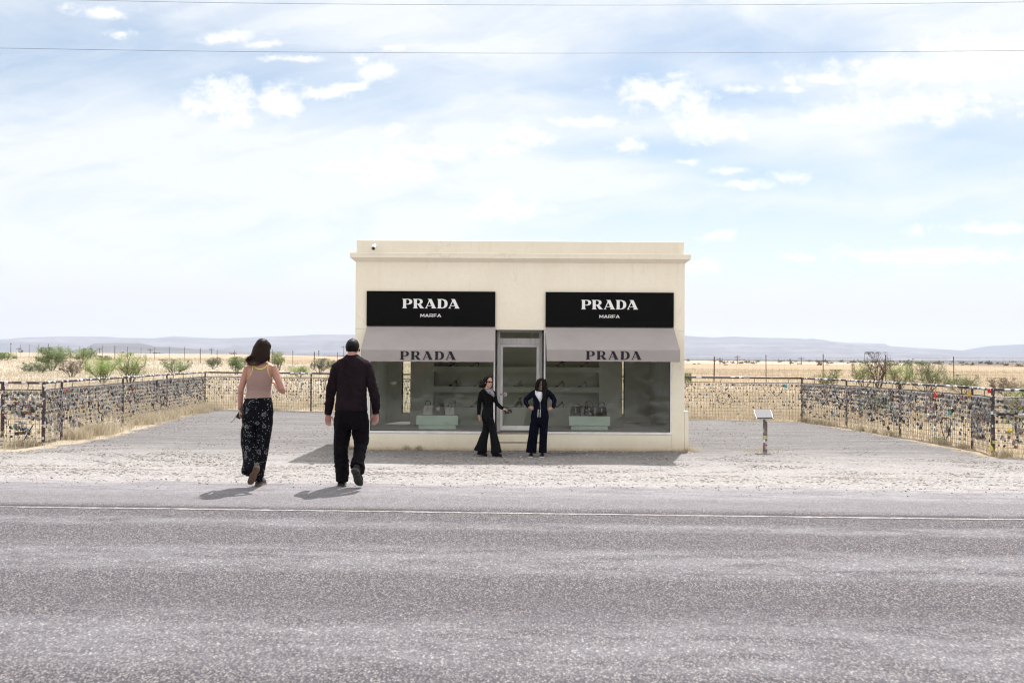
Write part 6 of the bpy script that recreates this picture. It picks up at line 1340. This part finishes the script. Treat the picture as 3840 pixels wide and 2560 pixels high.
hairC = remesh(k, .006, 2, .005, (40, 40, 12)); hb_ = bmesh.new(); hb_.from_mesh(hairC); fcc = hcC + fC * .10 - uC * .012
hb_.to_mesh(hairC); hb_.free(); put_mesh(hairC, 'hair', HC, wc)
def face(parent, hc_, f, r, u, s, lipc):
    k = MB(); k.ell(hc_ - u * .051 * s + f * .088 * s, r * .020 * s, f * .005 * s, u * .0065 * s, 12, 6); k.build('mouth', mat('lips', lipc, .4), parent, smooth=True)
    k = MB()
    for q in (-1, 1):
        c = hc_ + r * q * .030 * s + u * .008 * s + f * .094 * s; k.ell(c, r * .026 * s, f * .006 * s + r * q * .002, u * .019 * s, 12, 8); k.tube([c + r * q * .024 * s + u * .006, hc_ + r * q * .078 * s + u * .008 * s + f * .0], .003, 5)
    k.tube([hc_ - r * .012 * s + u * .014 * s + f * .098 * s, hc_ + r * .012 * s + u * .014 * s + f * .098 * s], .003, 5); k.build('sunglasses', mat('black_acetate', (.006, .006, .007), .12), parent, smooth=True)
def strands(parent, m, hc_, f, r, u, ends, n, seed, wob=.012, rad=(.0015, .003)):
    k = MB(); q = random.Random(seed)
    for _ in range(n):
        (ex, ey, ed), side = ends[q.randrange(len(ends))]; a = side + q.gauss(0, .35); dv = r * math.sin(a) - f * math.cos(a)
        e_ = W(ex + q.gauss(0, 2.2), ey + q.gauss(0, 3), YC + ed + q.gauss(0, .015)); p0 = hc_ + u * .118 + r * q.gauss(0, .02); p1 = hc_ + u * .075 + dv * .078; p2 = hc_ + u * .005 + dv * .096
        mid = p2.lerp(e_, .55) + Vector((q.gauss(0, wob), q.gauss(0, wob * .5), q.gauss(0, wob)))
        cp = [p0, p1, p2, mid, e_]; pts = []
        for j in range(4):
            q0, q1, q2, q3 = cp[max(j - 1, 0)], cp[j], cp[j + 1], cp[min(j + 2, 4)]
            for t in (0, .5): pts.append(.5 * ((2 * q1) + (q2 - q0) * t + (2 * q0 - 5 * q1 + 4 * q2 - q3) * t * t + (3 * q1 - q0 - 3 * q2 + q3) * t ** 3))
        pts.append(e_); rr = q.uniform(*rad); k.tube(pts, [rr] * (len(pts) - 2) + [rr * .6, rr * .2], 4, cap=False)
    k.build('strand_layer', m, parent, smooth=True, fix=False)
strands(wc, HC, hcC, fC, rC, uC, [((1800, 1446, .06), -.6), ((1806, 1452, .05), -.3), ((1813, 1455, .05), .2), ((1820, 1456, .04), .6), ((1797, 1440, .07), -.9), ((1846, 1448, .02), 1.7)], 240, 3)
face(wc, hcC, fC, rC, uC, 1.02, (.36, .12, .11))
k = MB(); scf = mat('grey_check_scarf', (.20, .20, .225), .9, var=.5, vscale=34, bump=.6, bscale=30)
rr = random.Random(8)
for i in range(5):
    o = i * 1.6; k.tube([W(1817 + o * .3, 1451 + o, YC + .10), W(1818 + o, 1458 + o * .6, YC - .02), W(1826, 1461 + o * 1.6, YC - .085), W(1837, 1463 + o * 1.9, YC - .10), W(1845 + o * .3, 1459 + o, YC - .05), W(1843, 1452 + o, YC + .06), W(1830, 1450 + o, YC + .13)], [(.016, .012)] * 7, 8)
sec(k, [(1829, 1459, 12, .02, -.095), (1838, 1468, 12, .018, -.112), (1845, 1476, 9, .016, -.115), (1850, 1484, 4, .012, -.112), (1852, 1488, 1.5, .008, -.11)], YC)
put_mesh(remesh(k, .006, 2, .005, (16, 16, 30)), 'scarf', scf, wc)
k = MB(); c = W(1796, 1561, YC - .03); k.tube([c + Vector((.028 * math.cos(q), .026 * math.sin(q), 0)) for q in [2 * math.pi * i / 16 for i in range(17)]], [(.004, .012)] * 17, 8, cap=False); k.build('watch', mat('gold_watch', (.55, .42, .2), .3, .9), wc)
k = MB(); c = hcC - rC * .078 * 1.0 - uC * .035; k.ell(c, (.008, 0, 0), (0, .008, 0), (0, 0, .008), 8, 6); c = hcC + rC * -.078 - uC * .035; k.build('earring', mat('pearl', (.7, .65, .6), .3), wc)
pp_ = W(1906, 1543, YC - .20); k = MB(); k.obox(pp_, Vector((.070, -.01, .016)), Vector((.001, .006, .002)), Vector((-.008, -.008, .034))); k.build('smartphone', mat('phone_black', (.008, .008, .009), .2), None, org=pp_, bevel=.003, label='black smartphone held out by the striding woman', cat='phone')

db_ = W(2019, 1706, YC); wd_ = empty('person', (db_.x, YC, H(db_.x, YC)), 'woman with long black hair and navy tracksuit standing with hands in her pockets', 'person')
k = MB(); fD = Vector((-.10, -.96, -.20)).normalized(); hcD = W(2031, 1441, YC - .01); fD, rD, uD = head(k, hcD, fD, .98)
k.tube([W(2029, 1452, YC + .01), W(2028, 1467, YC + .02)], [(.045, .047), (.055, .05)], 14)
sec(k, [(2028, 1460, 12, .06), (2028, 1466, 25, .08), (2028, 1476, 28, .09), (2027, 1492, 25, .10), (2026, 1508, 23, .092), (2026, 1528, 24, .09), (2025, 1550, 28, .11), (2024, 1570, 29, .11), (2023, 1585, 27, .10)], YC)
ptube(k, [(2003, 1471, 7.5, 0), (1985, 1485, 7, .0), (1970, 1498, 6.4, .02), (1976, 1513, 5.6, -.02), (1985, 1526, 4.2, -.06)], YC)
ptube(k, [(2055, 1469, 7.5, 0), (2070, 1484, 7, .0), (2080, 1500, 6.4, .02), (2076, 1515, 5.6, -.02), (2071, 1528, 4.2, -.06)], YC)
hand(k, W(1985, 1527, YC - .06), Vector((1, .1, -.30)), Vector((.1, .9, -.3)), Vector((0, -.4, 1)), .92, .6, .3); hand(k, W(2071, 1530, YC - .06), Vector((-1, .1, -.20)), Vector((-.1, .9, -.3)), Vector((0, -.4, 1)), .92, .6, .3)
ptube(k, [(2012, 1575, 13, 0), (2005, 1620, 10, .0), (1998, 1655, 8, .0), (1993, 1699, 4.6, 0)], YC)
ptube(k, [(2037, 1575, 13, 0), (2037, 1620, 10, .0), (2037, 1655, 8, .0), (2036, 1699, 4.6, 0)], YC)
put_mesh(remesh(k, .0058, 3), 'body', SK_D, wd_)
NAVY = dark('navy_fleece', (.004, .0045, .014)); NAVY2 = dark('navy_trouser_jersey', (.003, .0035, .010))
k = MB(); sec(k, [(2029, 1462, 20, .085, .01), (2028, 1466, 29, .092), (2028, 1477, 31, .104), (2027, 1492, 27.5, .112), (2026, 1508, 25.5, .105), (2026, 1524, 26.5, .104), (2026, 1536, 28, .11)], YC)
ptube(k, [(2010, 1467, 8, 0), (2003, 1472, 9.5, 0), (1985, 1486, 9.6, .0), (1971, 1498, 9.4, .02), (1971.5, 1508, 8.6, .0), (1977, 1517, 7.4, -.03), (1983, 1526, 6.4, -.055)], YC)
ptube(k, [(2048, 1465, 8, 0), (2055, 1470, 9.5, 0), (2070, 1485, 9.6, .0), (2079, 1500, 9.2, .02), (2079, 1511, 8.4, .0), (2076, 1521, 7.2, -.04), (2073, 1530, 6.4, -.055)], YC)
put_mesh(remesh(k, .008, 3, .004), 'jacket', NAVY, wd_)
k = MB(); tr_ = [(2006.5, 1464), (2012, 1462.5), (2022, 1468), (2032, 1468.5), (2035, 1480), (2033, 1495), (2027, 1507), (2025.5, 1509), (2018, 1496), (2010, 1484), (2007, 1477)]
V1 = []; dep = lambda x, y: -.118 + ((x - 2026) / 31) ** 2 * .075 - (.006 if y > 1475 else -.02 * (1475 - y) / 10)
f_ = [W(x, y, YC + dep(x, y)) for x, y in tr_]; bk_ = [p + Vector((0, .02, 0)) for p in f_]; n = len(f_); cen = W(2023, 1482, YC - .124)
k.add(f_ + bk_ + [cen], [(i, (i + 1) % n, 2 * n) for i in range(n)] + [(i, n + i, n + (i + 1) % n, (i + 1) % n) for i in range(n)]); k.build('t_shirt', mat('white_cotton', (.62, .63, .68), .85, bump=.4, bscale=20), wd_, smooth=True)
k = MB(); k.tube([W(2025.5, 1509, YC - .128), W(2026, 1530, YC - .125)], .004, 5); k.build('zip', mat('steel_zip', (.4, .4, .42), .3, .8), wd_)
k = MB(); sec(k, [(2026, 1528, 27, .106), (2025, 1545, 31, .118), (2024, 1562, 33.5, .122), (2023, 1582, 33, .115), (2023, 1592, 31, .10)], YC)
ptube(k, [(2008, 1575, 17, 0, .105), (2003, 1605, 17.5, 0, .095), (1999, 1635, 17.5, 0, .09), (1995, 1665, 18, 0, .088), (1991.5, 1696, 19.5, 0, .09)], YC)
ptube(k, [(2039, 1575, 16.5, 0, .105), (2038.5, 1605, 15, 0, .09), (2037.5, 1635, 14, 0, .085), (2036, 1665, 14, 0, .085), (2035.5, 1696, 15, 0, .088)], YC)
put_mesh(remesh(k, .008, 3, .006, (9, 9, 2.5)), 'trousers', NAVY2, wd_)
for x in (2017.5, 2025.5): k = MB(); k.tube([W(x + .8, 1534, YC - .125), W(x, 1548, YC - .133), W(x - .3, 1563, YC - .137)], .0055, 6); k.build('drawstring', mat('white_cord', (.7, .7, .7), .7), wd_)
wsole = mat('white_rubber_sole', (.45, .44, .42), .6)
for x0, x1 in ((1993, 1989), (2035, 2031)):
    a = W(x0, 1702, YC + .10); b = W(x1, 1706, YC - .14); a.z = b.z = H(a.x, YC) + .003; shoe(wd_, a, b, Vector((0, 0, 1)), .10, .075, blk, wsole, thick=.022)
HD = mat('long_black_hair', (.004, .0025, .0025), .4, spec=.1, var=.4, vscale=30, stretch=(1, 1, .15), bump=.5, bscale=90)
k = MB(); k.ell(hcD + uD * .034 - fD * .022, rD * .088, fD * .090, uD * .092, 18, 12)
ptube(k, [(2022, 1424, 7, -.03, .05), (2014, 1440, 6, -.04, .05), (2012, 1455, 6, -.05, .045), (2013, 1466, 3.5, -.07, .03)], YC); ptube(k, [(2039, 1424, 8, -.06, .05), (2044, 1440, 8.5, -.09, .045), (2045, 1458, 8, -.105, .035), (2041, 1480, 7, -.125, .03), (2040, 1500, 6, -.13, .026), (2040, 1512, 4, -.13, .02)], YC)
ptube(k, [(2035, 1430, 3.5, -.095, .02), (2037, 1445, 3.5, -.10, .02), (2036, 1462, 3.5, -.11, .02)], YC)
put_mesh(remesh(k, .006, 2, .004, (40, 40, 6)), 'hair', HD, wd_); strands(wd_, HD, hcD, fD, rD, uD, [((2012, 1466, -.06), 1.9), ((2015, 1472, -.07), 2.1), ((2011, 1458, -.03), 1.5), ((2040, 1508, -.13), -2.1), ((2044, 1492, -.12), -1.9), ((2037, 1500, -.13), -2.3), ((2048, 1466, -.09), -1.6), ((2020, 1430, -.07), 2.4)], 300, 5, .008)
face(wd_, hcD, fD, rD, uD, .98, (.30, .13, .12))

# ================================================================== AIR
hz_ = MB(); zlo = -1.5 - 3; hz_.box(-12600, 12600, -500, 12900, zlo, 330); ho = hz_.build('haze', [], None, kind='stuff', label='thin pale haze over the plain'); ho.data.materials.clear()
hm = bpy.data.materials.new('haze'); hm.use_nodes = True; hm.node_tree.nodes.clear(); ht = NT(hm.node_tree)
pv = ht.n('ShaderNodeVolumePrincipled', {'Color': (.66, .74, .93), 'Density': 7.2e-5, 'Anisotropy': .35}); ht.t.links.new(pv.outputs[0], ht.n('ShaderNodeOutputMaterial').inputs['Volume']); ho.data.materials.append(hm)
hm.cycles.homogeneous_volume = True if hasattr(hm.cycles, 'homogeneous_volume') else None
